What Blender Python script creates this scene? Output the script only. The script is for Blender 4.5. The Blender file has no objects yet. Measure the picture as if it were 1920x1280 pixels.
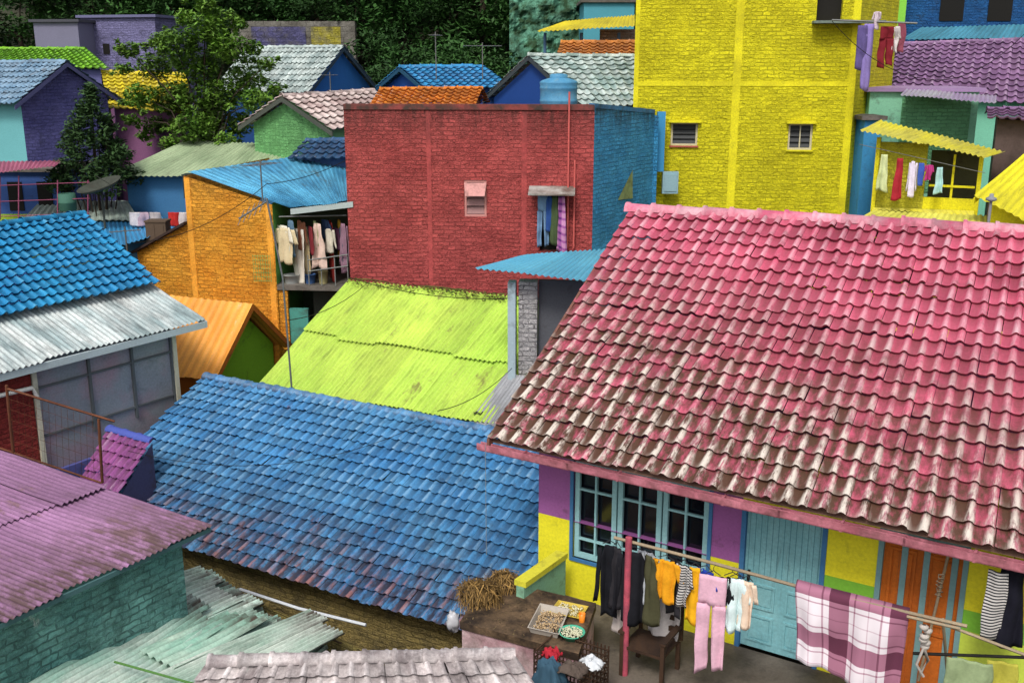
import bpy, math, random
from mathutils import Vector as V, noise as NZ
R=random.Random(7)
F=1950.; PIT=math.atan(520/1950); CP,SP=math.cos(PIT),math.sin(PIT); H=7.5
C=bpy.context.scene.collection
def ray(px,py):
    x=(px-960)/F; y=(640-py)/F
    return V((x,CP+y*SP,-SP+y*CP))
CAM=V((0,0,H))
def AZ(px,py,z):
    d=ray(px,py); return CAM+d*((z-H)/d.z)
def AY(px,py,Y):
    d=ray(px,py); return CAM+d*(Y/d.y)
def AP(px,py,P,dr):
    n=V((-dr.y,dr.x,0)); d=ray(px,py); return CAM+d*(n.dot(P-CAM)/n.dot(d))
def yawd(a): a=math.radians(a); return V((math.cos(a),math.sin(a),0))
def inw(d):
    n=V((-d.y,d.x,0)).normalized(); return n if n.y>0 else -n
UP=V((0,0,1))
def hz(v): return V((v.x,v.y,0))
# ---------------- mesh builder
ORG={}
class MB:
    def __init__(s): s.v=[];s.f=[];s.uv=[];s.c=[];s.sm=[]
    def face(s,pts,uv=None,c=(.5,.5,.5),sm=False):
        pts=[V(p) for p in pts]
        if uv is None:
            n=(pts[1]-pts[0]).cross(pts[2]-pts[0])
            if n.length<1e-9 and len(pts)>3: n=(pts[2]-pts[0]).cross(pts[3]-pts[0])
            n=n.normalized() if n.length>1e-9 else UP
            if abs(n.z)<.75:
                t=UP.cross(n).normalized()
                if t.x<0: t=-t
                uv=[(p.dot(t),p.z) for p in pts]
            else: uv=[(p.x,p.y) for p in pts]
        b=len(s.v); s.v+=pts; s.f.append(list(range(b,b+len(pts))))
        s.uv+=uv; s.c+=[c]*len(pts); s.sm.append(sm)
    def grid(s,P,UVs,Cs,sm=True):
        nr=len(P);nc=len(P[0]);b=len(s.v)
        for r in P: s.v+=r
        for j in range(nr-1):
            for i in range(nc-1):
                s.f.append([b+j*nc+i,b+j*nc+i+1,b+(j+1)*nc+i+1,b+(j+1)*nc+i])
                for (a,k) in ((j,i),(j,i+1),(j+1,i+1),(j+1,i)):
                    s.uv.append(UVs[a][k]); s.c.append(Cs[a][k])
                s.sm.append(sm)
    def box(s,o,a,b,c,col=(.5,.5,.5)):
        o=V(o);a=V(a);b=V(b);c=V(c)
        p=[o,o+a,o+a+b,o+b,o+c,o+a+c,o+a+b+c,o+b+c]
        for f in ((0,3,2,1),(4,5,6,7),(0,1,5,4),(1,2,6,5),(2,3,7,6),(3,0,4,7)):
            s.face([p[k] for k in f],c=col)
    def tube(s,pts,r,n=6,r2=None,cap=True):
        pts=[V(p) for p in pts]; rings=[];L=0
        for k,p in enumerate(pts):
            d=(pts[min(k+1,len(pts)-1)]-pts[max(k-1,0)]).normalized()
            a=d.cross(UP) if abs(d.z)<.95 else d.cross(V((1,0,0)))
            a.normalize(); b=d.cross(a)
            rr=r if r2 is None else r+(r2-r)*k/(len(pts)-1)
            if k: L+=(p-pts[k-1]).length
            rings.append(([p+(a*math.cos(t)+b*math.sin(t))*rr for t in [2*math.pi*q/n for q in range(n+1)]],L))
        s.grid([q[0] for q in rings],[[(i*2*math.pi*r/n,q[1]) for i in range(n+1)] for q in rings],[[(.5,.5,.5)]*(n+1) for q in rings])
        if cap:
            s.face(rings[0][0][:n]); s.face(rings[-1][0][:n])
    def lathe(s,base,prof,n=20,ax=UP):
        ax=ax.normalized(); a=ax.orthogonal().normalized(); b=ax.cross(a)
        P=[[base+ax*h+(a*math.cos(2*math.pi*i/n)+b*math.sin(2*math.pi*i/n))*r for i in range(n+1)] for r,h in prof]
        s.grid(P,[[(i*.1,h) for i in range(n+1)] for r,h in prof],[[(.5,.5,.5)]*(n+1) for _ in prof])
    def build(s,name,mat,parent=None,loc=None):
        if parent is not None: o0=ORG[parent.name]
        elif loc is not None: o0=V(loc)
        else:
            xs=[v.x for v in s.v];ys=[v.y for v in s.v];zs=[v.z for v in s.v]
            o0=V(((min(xs)+max(xs))/2,(min(ys)+max(ys))/2,min(zs)))
        me=bpy.data.meshes.new(name)
        me.from_pydata([tuple(v-o0) for v in s.v],[],s.f)
        ul=me.uv_layers.new(name='UVMap'); ul.data.foreach_set('uv',[x for u in s.uv for x in u])
        ca=me.color_attributes.new('rnd','FLOAT_COLOR','CORNER')
        ca.data.foreach_set('color',[x for c in s.c for x in (c[0],c[1],c[2],1)])
        me.polygons.foreach_set('use_smooth',s.sm)
        me.materials.append(mat)
        o=bpy.data.objects.new(name,me); C.objects.link(o)
        if parent is not None: o.parent=parent
        else: o.location=o0
        ORG[o.name]=o0
        return o
def thing(name,label,cat,loc,group=None):
    o=bpy.data.objects.new(name,None); C.objects.link(o); o.location=loc; o.empty_display_size=.2
    o['label']=label;o['category']=cat
    if group:o['group']=group
    ORG[o.name]=V(loc); return o
def tag(o,label,cat,group=None):
    o['label']=label;o['category']=cat
    if group:o['group']=group
    return o
# ---------------- materials
def col(h):
    if isinstance(h,str):
        h=h.lstrip('#'); c=[int(h[i:i+2],16)/255 for i in (0,2,4)]
    else: c=[x/255 for x in h]
    return tuple((x/12.92 if x<=.04045 else ((x+.055)/1.055)**2.4) for x in c)+(1,)
MC={}
def M(name,base,alt=None,asc=1.5,at=.5,dirt='#3a2f28',da=.25,dsc=2.5,streak=0,rough=.8,bump=.25,brick=None,rv=0.,wear=None,gul=0.,eave=None,metal=0,fine=.25,spec=.3,bsz=(.25,.094),topg=None,eu=0,rust=None):
    m=bpy.data.materials.new(name); m.use_nodes=True; nt=m.node_tree; N=nt.nodes; L=nt.links
    bs=N['Principled BSDF']; bs.inputs['Roughness'].default_value=rough; bs.inputs['Metallic'].default_value=metal
    bs.inputs['Specular IOR Level'].default_value=spec
    tc=N.new('ShaderNodeTexCoord'); uv=tc.outputs['UV']
    at_=N.new('ShaderNodeAttribute'); at_.attribute_name='rnd'
    sp=N.new('ShaderNodeSeparateColor'); L.new(at_.outputs['Color'],sp.inputs[0])
    def noise(scale,vec=uv,detail=5,rgh=.62,dist=0):
        n=N.new('ShaderNodeTexNoise'); n.inputs['Scale'].default_value=scale; n.inputs['Detail'].default_value=detail
        n.inputs['Roughness'].default_value=rgh; n.inputs['Distortion'].default_value=dist
        L.new(vec,n.inputs['Vector']); return n.outputs['Fac']
    def mapv(sc,off=(0,0,0),src=uv):
        mp=N.new('ShaderNodeMapping'); mp.inputs['Scale'].default_value=sc; mp.inputs['Location'].default_value=off
        L.new(src,mp.inputs['Vector']); return mp.outputs[0]
    def mr(v,a,b,c=0,d=1):
        n=N.new('ShaderNodeMapRange'); L.new(v,n.inputs[0])
        for k,x in zip((1,2,3,4),(a,b,c,d)): n.inputs[k].default_value=x
        return n.outputs[0]
    def math_(op,a,b):
        n=N.new('ShaderNodeMath'); n.operation=op
        for k,x in ((0,a),(1,b)):
            if isinstance(x,(int,float)): n.inputs[k].default_value=x
            else: L.new(x,n.inputs[k])
        return n.outputs[0]
    def mix(f,a,b,mode='MIX'):
        n=N.new('ShaderNodeMix'); n.data_type='RGBA'; n.blend_type=mode
        if isinstance(f,(int,float)): n.inputs[0].default_value=f
        else: L.new(f,n.inputs[0])
        for k,x in ((6,a),(7,b)):
            if isinstance(x,tuple): n.inputs[k].default_value=x
            else: L.new(x,n.inputs[k])
        return n.outputs[2]
    c=col(base)
    if alt:
        v=mapv((1,.35,1),(3,7,0)) if streak else mapv((1,1,1),(3,7,0))
        c=mix(mr(noise(asc,v,5),at-.1,at+.12),c,col(alt))
    height=None
    if brick:
        dv=N.new('ShaderNodeTexNoise'); dv.inputs['Scale'].default_value=4.; dv.inputs['Detail'].default_value=3; L.new(uv,dv.inputs['Vector'])
        vs=N.new('ShaderNodeVectorMath'); vs.operation='SUBTRACT'; L.new(dv.outputs['Color'],vs.inputs[0]); vs.inputs[1].default_value=(.5,.5,.5)
        va=N.new('ShaderNodeVectorMath'); va.operation='MULTIPLY'; L.new(vs.outputs[0],va.inputs[0]); va.inputs[1].default_value=(.2,.085,0)
        vb=N.new('ShaderNodeVectorMath'); vb.operation='ADD'; L.new(uv,vb.inputs[0]); L.new(va.outputs[0],vb.inputs[1])
        b=N.new('ShaderNodeTexBrick'); L.new(vb.outputs[0],b.inputs['Vector'])
        b.inputs['Scale'].default_value=1; b.inputs['Brick Width'].default_value=bsz[0]; b.inputs['Row Height'].default_value=bsz[1]
        b.inputs['Mortar Size'].default_value=.013; b.inputs['Mortar Smooth'].default_value=.45
        b.inputs['Color1'].default_value=(1,1,1,1); b.inputs['Color2'].default_value=(.76,.76,.76,1)
        k=1-brick*.95; b.inputs['Mortar'].default_value=(k,k,k,1)
        mm=mr(noise(1.7,uv,6,.8),.36,.56,.12,1)
        c=mix(mm,c,mix(1.,c,b.outputs['Color'],'MULTIPLY'))
        height=math_('MULTIPLY',math_('SUBTRACT',1,b.outputs['Fac']),mm)
    if rv:
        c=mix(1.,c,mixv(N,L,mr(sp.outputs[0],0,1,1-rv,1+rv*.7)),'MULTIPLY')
    if fine:
        c=mix(1.,c,mixv(N,L,mr(noise(24,uv,5,.7),.25,.75,1-fine,1+fine*.6)),'MULTIPLY')
        c=mix(1.,c,mixv(N,L,mr(noise(.7,uv,4),.3,.7,1-fine*.7,1+fine*.3)),'MULTIPLY')
    if wear:
        wv=mapv((6,.9,1),(1,2,0))
        wn=math_('ADD',noise(wear[2] if len(wear)>2 else 1.6,wv,6,.75),math_('MULTIPLY',math_('SUBTRACT',sp.outputs[2],.5),.15))
        wf=math_('MULTIPLY',mr(sp.outputs[1],.3,1.0),mr(wn,.64-wear[1]*.35,.76-wear[1]*.1))
        c=mix(math_('MULTIPLY',wf,.85),c,col(wear[0]))
    dvn=mapv((5,.5,1)) if streak else uv
    df=mr(noise(dsc,dvn,8,.72),.72-da*.5,.86-da*.3)
    if gul: df=math_('MAXIMUM',df,math_('MULTIPLY',mr(sp.outputs[1],.45,0),gul))  # gullies take the dirt colour; tile lips take it as painted row shadow
    c=mix(math_('MULTIPLY',df,.85),c,col(dirt))
    if rust:
        rf=mr(noise(1.1,mapv((1.5,.6,1),(5,9,0)),9,.75),.72-rust[1]*.3,.78-rust[1]*.3)
        c=mix(math_('MULTIPLY',rf,.9),c,col(rust[0]))
    if eave or topg:
        su=N.new('ShaderNodeSeparateXYZ'); L.new(uv,su.inputs[0])
    if eave:
        vv=su.outputs[1]
        if eu: vv=math_('ADD',vv,math_('MULTIPLY',su.outputs[0],eu))
        pt_=math_('MULTIPLY',math_('SUBTRACT',sp.outputs[2],.5),.12)
        ef=math_('MULTIPLY',mr(vv,0,eave[1],1,0),mr(math_('ADD',pt_,noise(2.6,mapv((2.5,1,1),(9,1,0)),7,.75)),.36,.58))
        c=mix(math_('MINIMUM',math_('MULTIPLY',math_('MULTIPLY',ef,eave[2]),mr(sp.outputs[1],0,1,1,.6)),.95),c,col(eave[0]))
        if len(eave)>3:
            ef=math_('MULTIPLY',mr(vv,0,eave[4],1,0),mr(math_('ADD',pt_,noise(3.6,mapv((4,.8,1),(19,4,0)),7,.75)),.44,.58))
            c=mix(math_('MINIMUM',math_('MULTIPLY',math_('MULTIPLY',ef,eave[5]),mr(sp.outputs[1],.2,.85)),.95),c,col(eave[3]))
    if topg:
        tf=math_('MULTIPLY',mr(su.outputs[1],topg[0]-topg[1],topg[0]),mr(noise(1.6,mapv((3,.7,1),(9,3,0)),7,.75),.36,.6))
        c=mix(math_('MINIMUM',tf,.85),c,col(topg[2]))
    L.new(c,bs.inputs['Base Color'])
    hh=noise(14,uv,6,.7)
    if height is not None: hh=math_('ADD',math_('MULTIPLY',height,.9),math_('MULTIPLY',hh,.55))
    bp=N.new('ShaderNodeBump'); bp.inputs['Strength'].default_value=1. if brick else bump; bp.inputs['Distance'].default_value=.06*bump*2 if brick else .02
    L.new(hh,bp.inputs['Height']); L.new(bp.outputs[0],bs.inputs['Normal'])
    return m
def mixv(N,L,v):
    n=N.new('ShaderNodeCombineColor')
    for k in range(3): L.new(v,n.inputs[k])
    return n.outputs[0]
def cached(key,f):
    if key not in MC: MC[key]=f()
    return MC[key]
def plain(h,rough=.75,da=.1,fine=.16,**k): return cached(('p',h,rough,da),lambda:M('paint_'+h.strip('#'),h,da=da,rough=rough,fine=fine,bump=.15,**k))
def cloth(h): return cached(('c',h),lambda:M('cloth_'+h.strip('#'),h,da=0,rough=.95,fine=.18,bump=.2,dirt=h,spec=.1))
def brickm(h,alt=None,da=.15,br=.5,dirt='#30302c',**k): return cached(('b',h,da,br),lambda:M('brick_'+h.strip('#'),h,alt,da=da,brick=br,bump=k.pop('bump',.6),dirt=dirt,rough=.85,**k))
def tilem(h,alt,da=.2,wear=None,**k): return cached(('t',h,da),lambda:M('tile_'+h.strip('#'),h,alt,da=da,rv=.25,wear=wear or ('#b9b6b2',.25),gul=.6,rough=.6,bump=.3,**k))
def corrm(h,alt=None,da=.2,**k): return cached(('k',h,da),lambda:M('sheet_'+h.strip('#'),h,alt,da=da,rv=.16,streak=1,rough=.5,bump=.12,gul=.35,rust=k.pop('rust',('#5f4a38',.2)),**k))
glass=M('dark_glass','#10131c',da=0,rough=.12,fine=0,bump=.02,spec=.6)
dark=plain('#15130f')
slat=plain('#3a3c3c',rough=.6)
steel=M('steel','#7d7f80',da=.2,rough=.45,metal=.5)
rust=M('rust','#5a3322','#7a4a30',da=.3,rough=.8)
wood=M('wood','#4a3424','#30221a',da=.3,streak=1)
bamboo=M('bamboo','#8a7b66','#a9977c',da=.25,streak=1)
concrete=M('concrete','#77716a','#5c5750',da=.45,dirt='#2e2a25')
# ---------------- roofs
SPROF=[(0,.3),(.1,.1),(.22,0),(.38,0),(.5,.12),(.6,.55),(.7,.92),(.8,1),(.9,.75),(1,.3)]
def tiles(mb,EL,ER,RL,RR,tw=.22,tl=.28,amp=.05,lip=.045,jit=.8,sag=.05):
    L=((ER-EL).length+(RR-RL).length)/2;S=((RL-EL).length+(RR-ER).length)/2
    nc=max(2,round(L/tw));nr=max(2,round(S/tl))
    n=(ER-EL).cross(RL-EL).normalized()
    if n.z<0:n=-n
    sd=R.random()*50
    def P(u,v):
        p=EL.lerp(ER,u).lerp(RL.lerp(RR,u),v)
        return p+n*(NZ.noise(V((u*L*.5,v*S*.5,sd)))*sag)
    a=(ER-EL).normalized(); sl=(RL-EL).normalized()
    for j in range(nr):
        v0=j/nr;v1=min(1.01,(j+1.12)/nr)
        rj=R.gauss(0,.008)*jit
        for i in range(nc):
            dz=abs(R.gauss(0,.007))*jit;ds=R.gauss(0,.009)*jit+rj;du=R.gauss(0,.005)*jit;tl_=R.gauss(0,.009)*jit
            if R.random()<.012*jit: dz+=.02;ds-=.025;du+=R.uniform(-.015,.015)
            r=R.random();b2=R.random()
            B=[];T=[];Lp=[];uvb=[];uvt=[];cb=[];ct=[]
            for t,h in SPROF:
                u=(i+t)/nc
                p=P(u,v0)+a*du+sl*ds+n*(h*amp+lip+dz+tl_*(t-.5))
                q=P(u,v1)+a*du+n*(h*amp*.85)
                B.append(p);T.append(q);Lp.append(p-n*.042+sl*.014)
                uvb.append((u*L,v0*S));uvt.append((u*L,v1*S));cb.append((r,min(1,h*.85+.28),b2));ct.append((r*.8,h*.62,b2))
            mb.grid([B,T],[uvb,uvt],[cb,ct])
            mb.grid([Lp,B],[uvb,uvb],[[(r*.3,0,b2)]*len(Lp),[(r*.5,.35,b2)]*len(Lp)])  # lip coloured darker downwards, painting the shadow line of each tile row
def corr(mb,EL,ER,RL,RR,pitch=.09,amp=.016,laps=(0,1),sw=.85,rag=.03,wob=.03,spw=6,lift=.035):
    L=((ER-EL).length+(RR-RL).length)/2;S=((RL-EL).length+(RR-ER).length)/2
    n=(ER-EL).cross(RL-EL).normalized()
    if n.z<0:n=-n
    ns=max(1,round(L/sw)); nw=max(1,round(sw/pitch)); sd=R.random()*90
    for li in range(len(laps)-1):
        for s in range(ns):
            r=R.random();e0=R.uniform(-rag,rag)/S;dz=R.uniform(0,.014);tilt=R.uniform(-1,1)*rag*.5/S
            v0=laps[li]+e0-(.04 if li else 0);v1=laps[li+1]+(.03 if li<len(laps)-2 else 0)
            rows=8;P=[];U=[];Cc=[]
            for j in range(rows+1):
                pr=[];ur=[];cr=[]
                for k in range(nw*spw+2):
                    u=(s+k/(nw*spw))/ns
                    if u>1.0:u=1.0
                    vb=v0+tilt*(k/(nw*spw)-.5)
                    v=vb+(v1-vb)*j/rows
                    w=math.cos(2*math.pi*k/spw)
                    p=EL.lerp(ER,u).lerp(RL.lerp(RR,u),v)+n*(w*amp+dz+(lift if li else 0)*(1-(v-v0)/(v1-v0))+NZ.noise(V((u*L*.8,v*S*.8,sd)))*wob)
                    pr.append(p);ur.append((u*L,v*S));cr.append((r,w*.5+.5,.5))
                P.append(pr);U.append(ur);Cc.append(cr)
            mb.grid(P,U,Cc)
def ridge(mb,A,B,r=.09,seg=.36):
    n=max(1,round((B-A).length/seg));d=(B-A)/n;a=d.normalized();s=a.cross(UP).normalized();up=s.cross(a)
    for k in range(n):
        P=[];U=[];Cc=[];rr=R.random();jz=R.gauss(0,.007)
        for j,(f,sc) in enumerate(((0,1.16),(.12,1.16),(.14,1.),(1.04,.9))):
            c=A+d*(k+f)+UP*jz
            P.append([c+(s*math.cos(t)*1.15+up*(math.sin(t)))*r*sc-up*.02 for t in [math.pi*q/8 for q in range(9)]])
            U.append([(c.dot(a),q*.04+1) for q in range(9)]);Cc.append([(rr,math.sin(math.pi*q/8),.5) for q in range(9)])
        mb.grid(P,U,Cc)
def gable_house(name,label,EL,ER,RL,RR,z0,roofm,wallm,gablem=None,kind='tile',tw=.22,tl=.28,ov=.35,gov=.25,capm=None,group=None,pitch=.09,laps=(0,1),backroof=True,cat='house',board=None,amp=.05,roofname='roof'):
    mid=(EL+ER+RL+RR)/4
    t=thing(name,label,cat,V((mid.x,mid.y,z0)),group)
    BL=RL*2-EL;BL.z=EL.z;BR=RR*2-ER;BR.z=ER.z
    mb=MB()
    f=(lambda m,a,b,c,d:tiles(m,a,b,c,d,tw,tl,amp)) if kind=='tile' else (lambda m,a,b,c,d:corr(m,a,b,c,d,pitch,laps=laps))
    f(mb,EL,ER,RL,RR)
    if backroof: f(mb,BR,BL,RR,RL)
    ro=mb.build(roofname,roofm,t)
    if kind=='tile' or capm:
        mb=MB();ridge(mb,RL,RR);mb.build('ridge_cap',capm or roofm,ro)
    a=(hz(ER-EL)).normalized()
    def ins(E,B,Rp,sg):
        k=hz(Rp-E);w=k.length;kn=k/w;pt=(Rp.z-E.z)/w
        fr=E+kn*ov+a*gov*sg;fr.z=E.z+pt*ov-.07
        k2=hz(Rp-B).normalized();bk=B+k2*ov+a*gov*sg;bk.z=fr.z
        rp=Rp+a*gov*sg;rp=V((rp.x,rp.y,Rp.z-.09));return fr,bk,rp
    fl,bl,rl=ins(EL,BL,RL,1);fr,br,rr=ins(ER,BR,RR,-1)
    def dn(p):return V((p.x,p.y,z0))
    for fc in ([dn(fl),dn(fr),fr,fl],[dn(br),dn(bl),bl,br]):
        mb=MB();mb.face(fc);mb.build('wall',wallm,t)
    for fc in ([dn(bl),dn(fl),fl,rl,bl],[dn(fr),dn(br),br,rr,fr]):
        mb=MB();mb.face(fc);mb.build('gable_wall',gablem or wallm,t)
    if board is not None:
        for (E,B,Rp,sg) in ((EL,BL,RL,1),(ER,BR,RR,-1)):
            for Q in (E,B):
                mb=MB();d=Rp-Q;mb.box(Q-UP*.14,d,a*.03*sg,UP*.12)
                mb.build('barge_board',board,t)
    return t
def wallh(mb,P0,d,s0,s1,z0,z1,holes=(),depth=.16,top=None):
    """wall panel in the vertical plane through P0 along d, with rectangular openings and their reveals"""
    n=inw(d);P0=V((P0.x,P0.y,0))
    ss=sorted({s0,s1}|{x for h in holes for x in (h[0],h[2])});zz=sorted({z0,z1}|{x for h in holes for x in (h[1],h[3])})
    pt=lambda s,z,k=0:P0+d*s+UP*z+n*k
    for i in range(len(ss)-1):
        for j in range(len(zz)-1):
            cs=(ss[i]+ss[i+1])/2;cz=(zz[j]+zz[j+1])/2
            if any(h[0]<cs<h[2] and h[1]<cz<h[3] for h in holes):continue
            mb.face([pt(ss[i],zz[j]),pt(ss[i+1],zz[j]),pt(ss[i+1],zz[j+1]),pt(ss[i],zz[j+1])])
    for a,b,c,e in holes:
        for q in (((a,b),(c,b)),((c,b),(c,e)),((c,e),(a,e)),((a,e),(a,b))):
            mb.face([pt(*q[0]),pt(*q[1]),pt(*q[1],depth),pt(*q[0],depth)])
    mb.face([pt(s0,z1),pt(s1,z1),pt(s1,z1,depth),pt(s0,z1,depth)])
    mb.face([pt(s0,z0),pt(s0,z1),pt(s0,z1,depth),pt(s0,z0,depth)])
    mb.face([pt(s1,z0),pt(s1,z1),pt(s1,z1,depth),pt(s1,z0,depth)])
def window(parent,P0,d,s0,z0,s1,z1,fm,pm,nx=1,nz=1,fw=.05,k=.05,name='window',bw=None,louv=0,zbars=None,lm=None):
    n=inw(d);P0=V((P0.x,P0.y,0));pt=lambda s,z,kk=0:P0+d*s+UP*z+n*kk
    mb=MB();bw=bw or fw*.6
    def br(a,b,c,e):mb.box(pt(a,b,k),d*(c-a),n*.05,UP*(e-b))
    br(s0,z0,s0+fw,z1);br(s1-fw,z0,s1,z1);br(s0+fw,z0,s1-fw,z0+fw);br(s0+fw,z1-fw,s1-fw,z1)
    for i in range(1,nx):
        c=s0+(s1-s0)*i/nx;br(c-bw/2,z0+fw,c+bw/2,z1-fw)
    for z in (zbars or [z0+(z1-z0)*i/nz for i in range(1,nz)]):
        mb.box(pt(s0+fw,z-bw/2,k+.004),d*(s1-s0-2*fw),n*.04,UP*bw)
    w=mb.build(name,fm,parent)
    for i in range(louv):
        mb=MB()
        z=z0+fw+(z1-z0-2*fw)*(i+.5)/louv;h=(z1-z0)/louv*.38
        mb.face([pt(s0+fw,z-h,k+.01),pt(s1-fw,z-h,k+.01),pt(s1-fw,z+h,k+.07),pt(s0+fw,z+h,k+.07)])
        mb.build('louvre',lm or slat,w)
    mb=MB()
    mb.face([pt(s0+.01,z0+.01,k+.09),pt(s1-.01,z0+.01,k+.09),pt(s1-.01,z1-.01,k+.09),pt(s0+.01,z1-.01,k+.09)])
    mb.build('pane',pm,w)
    return w
# ---------------- cloth
def sheet(mb,top,d,x0f,x1f,h,nx=10,nz=10,fold=.03,k=9,ph=0,off=0):
    n=V((-d.y,d.x,0));P=[];U=[]
    for j in range(nz+1):
        t=j/nz;a=x0f(t);b=x1f(t);r=[];u=[]
        for i in range(nx+1):
            q=i/nx;x=a+(b-a)*q
            w=math.sin(x*k*3+ph+t*1.3)*fold*(.35+.65*t)+math.sin(x*k*7+ph*2)*fold*.3+NZ.noise(V((x*6,t*h*5,ph)))*fold*.9
            r.append(top+d*(x+NZ.noise(V((ph,t*2.5,x)))*fold*.8*t)+n*(w+off)-UP*(h*t)+UP*(.04*h*math.sin(x*k*2+ph)*t));u.append((x,-h*t))
        P.append(r);U.append(u)
    mb.grid(P,U,[[(.5,.5,.5)]*(nx+1) for _ in range(nz+1)])
def garment(kind,top,d,w,h,mat,label,cat='clothes',group=None,name=None,hang=True,fold=.034):
    d=d.normalized();mb=MB();ph=R.random()*6
    if kind=='shirt':
        sheet(mb,top,d,lambda t:-w*.3+.02*math.sin(t*5)-(0 if t>.1 else -.1*w),lambda t:w*.3+.02*math.sin(t*4+1)+(0 if t>.1 else -.1*w),h,12,14,fold,12/max(w,.3)*.5,ph)
        for sg in (-1,1):
            sheet(mb,top+d*sg*w*.27-UP*h*.03,(d*sg-UP*.0),lambda t:-.04*w+t*w*.12,lambda t:w*.12+t*w*.16,h*.42,4,6,fold*.6,10,ph+sg)
    elif kind=='long':
        sheet(mb,top,d,lambda t:-w*(.16+.12*min(1,t*8)),lambda t:w*(.16+.12*min(1,t*8)),h,12,16,fold,8,ph)
        for sg in (-1,1):
            sheet(mb,top+d*sg*w*.25-UP*h*.05,d*sg,lambda t:.01*w+t*w*.12,lambda t:w*.14+t*w*.12,h*.8,4,8,fold*.8,10,ph+sg,off=.03*sg)
    elif kind=='pants':
        sheet(mb,top,d,lambda t:-w*.45,lambda t:w*.45,h*.3,10,6,fold*.5,8,ph)
        for sg in (-1,1):
            c=top-UP*h*.29
            sheet(mb,c,d,(lambda t:-w*.48) if sg<0 else (lambda t:.01+w*.08*t),(lambda t:-.01-w*.08*t) if sg<0 else (lambda t:w*.48),h*(.71 if sg<0 else .66),6,14,fold,8,ph+sg)
    elif kind=='dress':
        sheet(mb,top,d,lambda t:-w*(.25+.22*t),lambda t:w*(.25+.22*t),h,14,14,fold*1.3,8,ph)
    else:
        sheet(mb,top,d,lambda t:-w/2,lambda t:w/2+.02*math.sin(t*4),h,16,12,fold,6,ph)
    o=mb.build(name or {'shirt':'hanging_shirt','long':'hanging_jacket','pants':'hanging_trousers','dress':'hanging_dress'}.get(kind,'hanging_cloth'),mat)
    md=o.modifiers.new('thick','SOLIDIFY');md.thickness=.016
    tag(o,label,cat,group)
    if hang and kind!='cloth':
        mb=MB();t2=top+UP*.02
        mb.tube([t2-d*w*.24,t2+UP*.05,t2+d*w*.24],.006,5);mb.tube([t2+UP*.05,t2+UP*.09,t2+UP*.12+d*.02],.004,5)
        mb.build('hanger',plain('#2b2b2e'),o)
    return o
# ================= WORLD / CAMERA
sc=bpy.context.scene
cam=bpy.data.cameras.new('camera');co=bpy.data.objects.new('camera',cam);C.objects.link(co);sc.camera=co
co.location=(0,0,H);co.rotation_euler=(math.pi/2-PIT,0,0);cam.sensor_width=36;cam.lens=F/1920*36;cam.clip_end=3000;cam.clip_start=.1
w=bpy.data.worlds.new('World');sc.world=w;w.use_nodes=True;nt=w.node_tree
sk=nt.nodes.new('ShaderNodeTexSky');sk.sky_type='NISHITA';sk.sun_disc=False
EL_,AZ_=52,198
sk.sun_elevation=math.radians(EL_);sk.sun_rotation=math.radians(AZ_);sk.dust_density=4;sk.air_density=1.
hs=nt.nodes.new('ShaderNodeHueSaturation');hs.inputs['Saturation'].default_value=.4;hs.inputs['Value'].default_value=1.1
bg=nt.nodes['Background'];nt.links.new(sk.outputs[0],hs.inputs['Color']);nt.links.new(hs.outputs[0],bg.inputs[0]);bg.inputs[1].default_value=.15
sl=bpy.data.lights.new('sun','SUN');sl.energy=2.05;sl.angle=math.radians(14);sl.color=(1,.96,.9)
so=bpy.data.objects.new('sun',sl);C.objects.link(so)
e,a_=math.radians(EL_),math.radians(AZ_)
sv=V((math.sin(a_)*math.cos(e),math.cos(a_)*math.cos(e),math.sin(e)))
so.rotation_euler=sv.to_track_quat('Z','Y').to_euler();so.location=(0,0,40)
sc.view_settings.view_transform='Standard';sc.view_settings.look='None';sc.view_settings.exposure=0
# ================= GROUND
def gz(x,y):
    ks=[(-400,-3),(17,-3),(21,-2),(30,1.0),(38,3.0),(44,4.5),(58,12),(80,18),(150,30),(1500,45)]
    for (a,za),(b,zb) in zip(ks,ks[1:]):
        if y<=b:
            return za+(zb-za)*max(0,(y-a))/(b-a)
    return 45
ys=[-300,-60,0,8,12,16,20,24,28,32,36,40,44,48,52,56,60,66,74,84,100,150,300,700,1400]
xs=[-900,-300,-120,-70]+[x for x in range(-50,51,5)]+[70,120,300,900]
mb=MB();mb.grid([[V((x,y,gz(x,y)+(NZ.noise(V((x*.1,y*.1,0)))*.8 if y>42 else 0))) for x in xs] for y in ys],[[(x,y) for x in xs] for y in ys],[[(.5,.5,.5)]*len(xs) for _ in ys])
g=mb.build('ground',M('earth','#3b3a2c','#2c3a20',asc=.3,da=.3),None,loc=(0,0,0));g['kind']='structure'
# ================= PINK HOUSE
ZE,ZR=2.45,5.18
EL=AZ(915,826,ZE);ER=AZ(1920,1046,ZE);ER=EL+(ER-EL)*1.22
RL=AZ(1185,392,ZR);RR=AZ(1920,432,ZR);RR=RL+(RR-RL)*1.3
e=hz(ER-EL).normalized();n=inw(e)
W0=AZ(1390,1212,0)
def S(px,py):
    p=AP(px,py,W0,e);return (hz(p-W0)).dot(e),p.z
sL=S(1010,950)[0];sR=sL+8.6
house=thing('house','large house with weathered pink tiled roof over yellow and purple walls','house',(W0.x,W0.y,0))
pinkt=M('pink_tile','#d8627f','#c04e6a',asc=1.,da=.36,dirt='#603a3a',rv=.26,wear=('#dcc0c6',.9,1.9),gul=.65,rough=.5,bump=.4,eave=('#4c3828',5.2,2.1,'#d6ccc0',5.0,1.7),eu=.3,rust=('#85584e',.2))
mb=MB();tiles(mb,EL,ER,RL,RR,.215,.285,.058,.045,1.)
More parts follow.
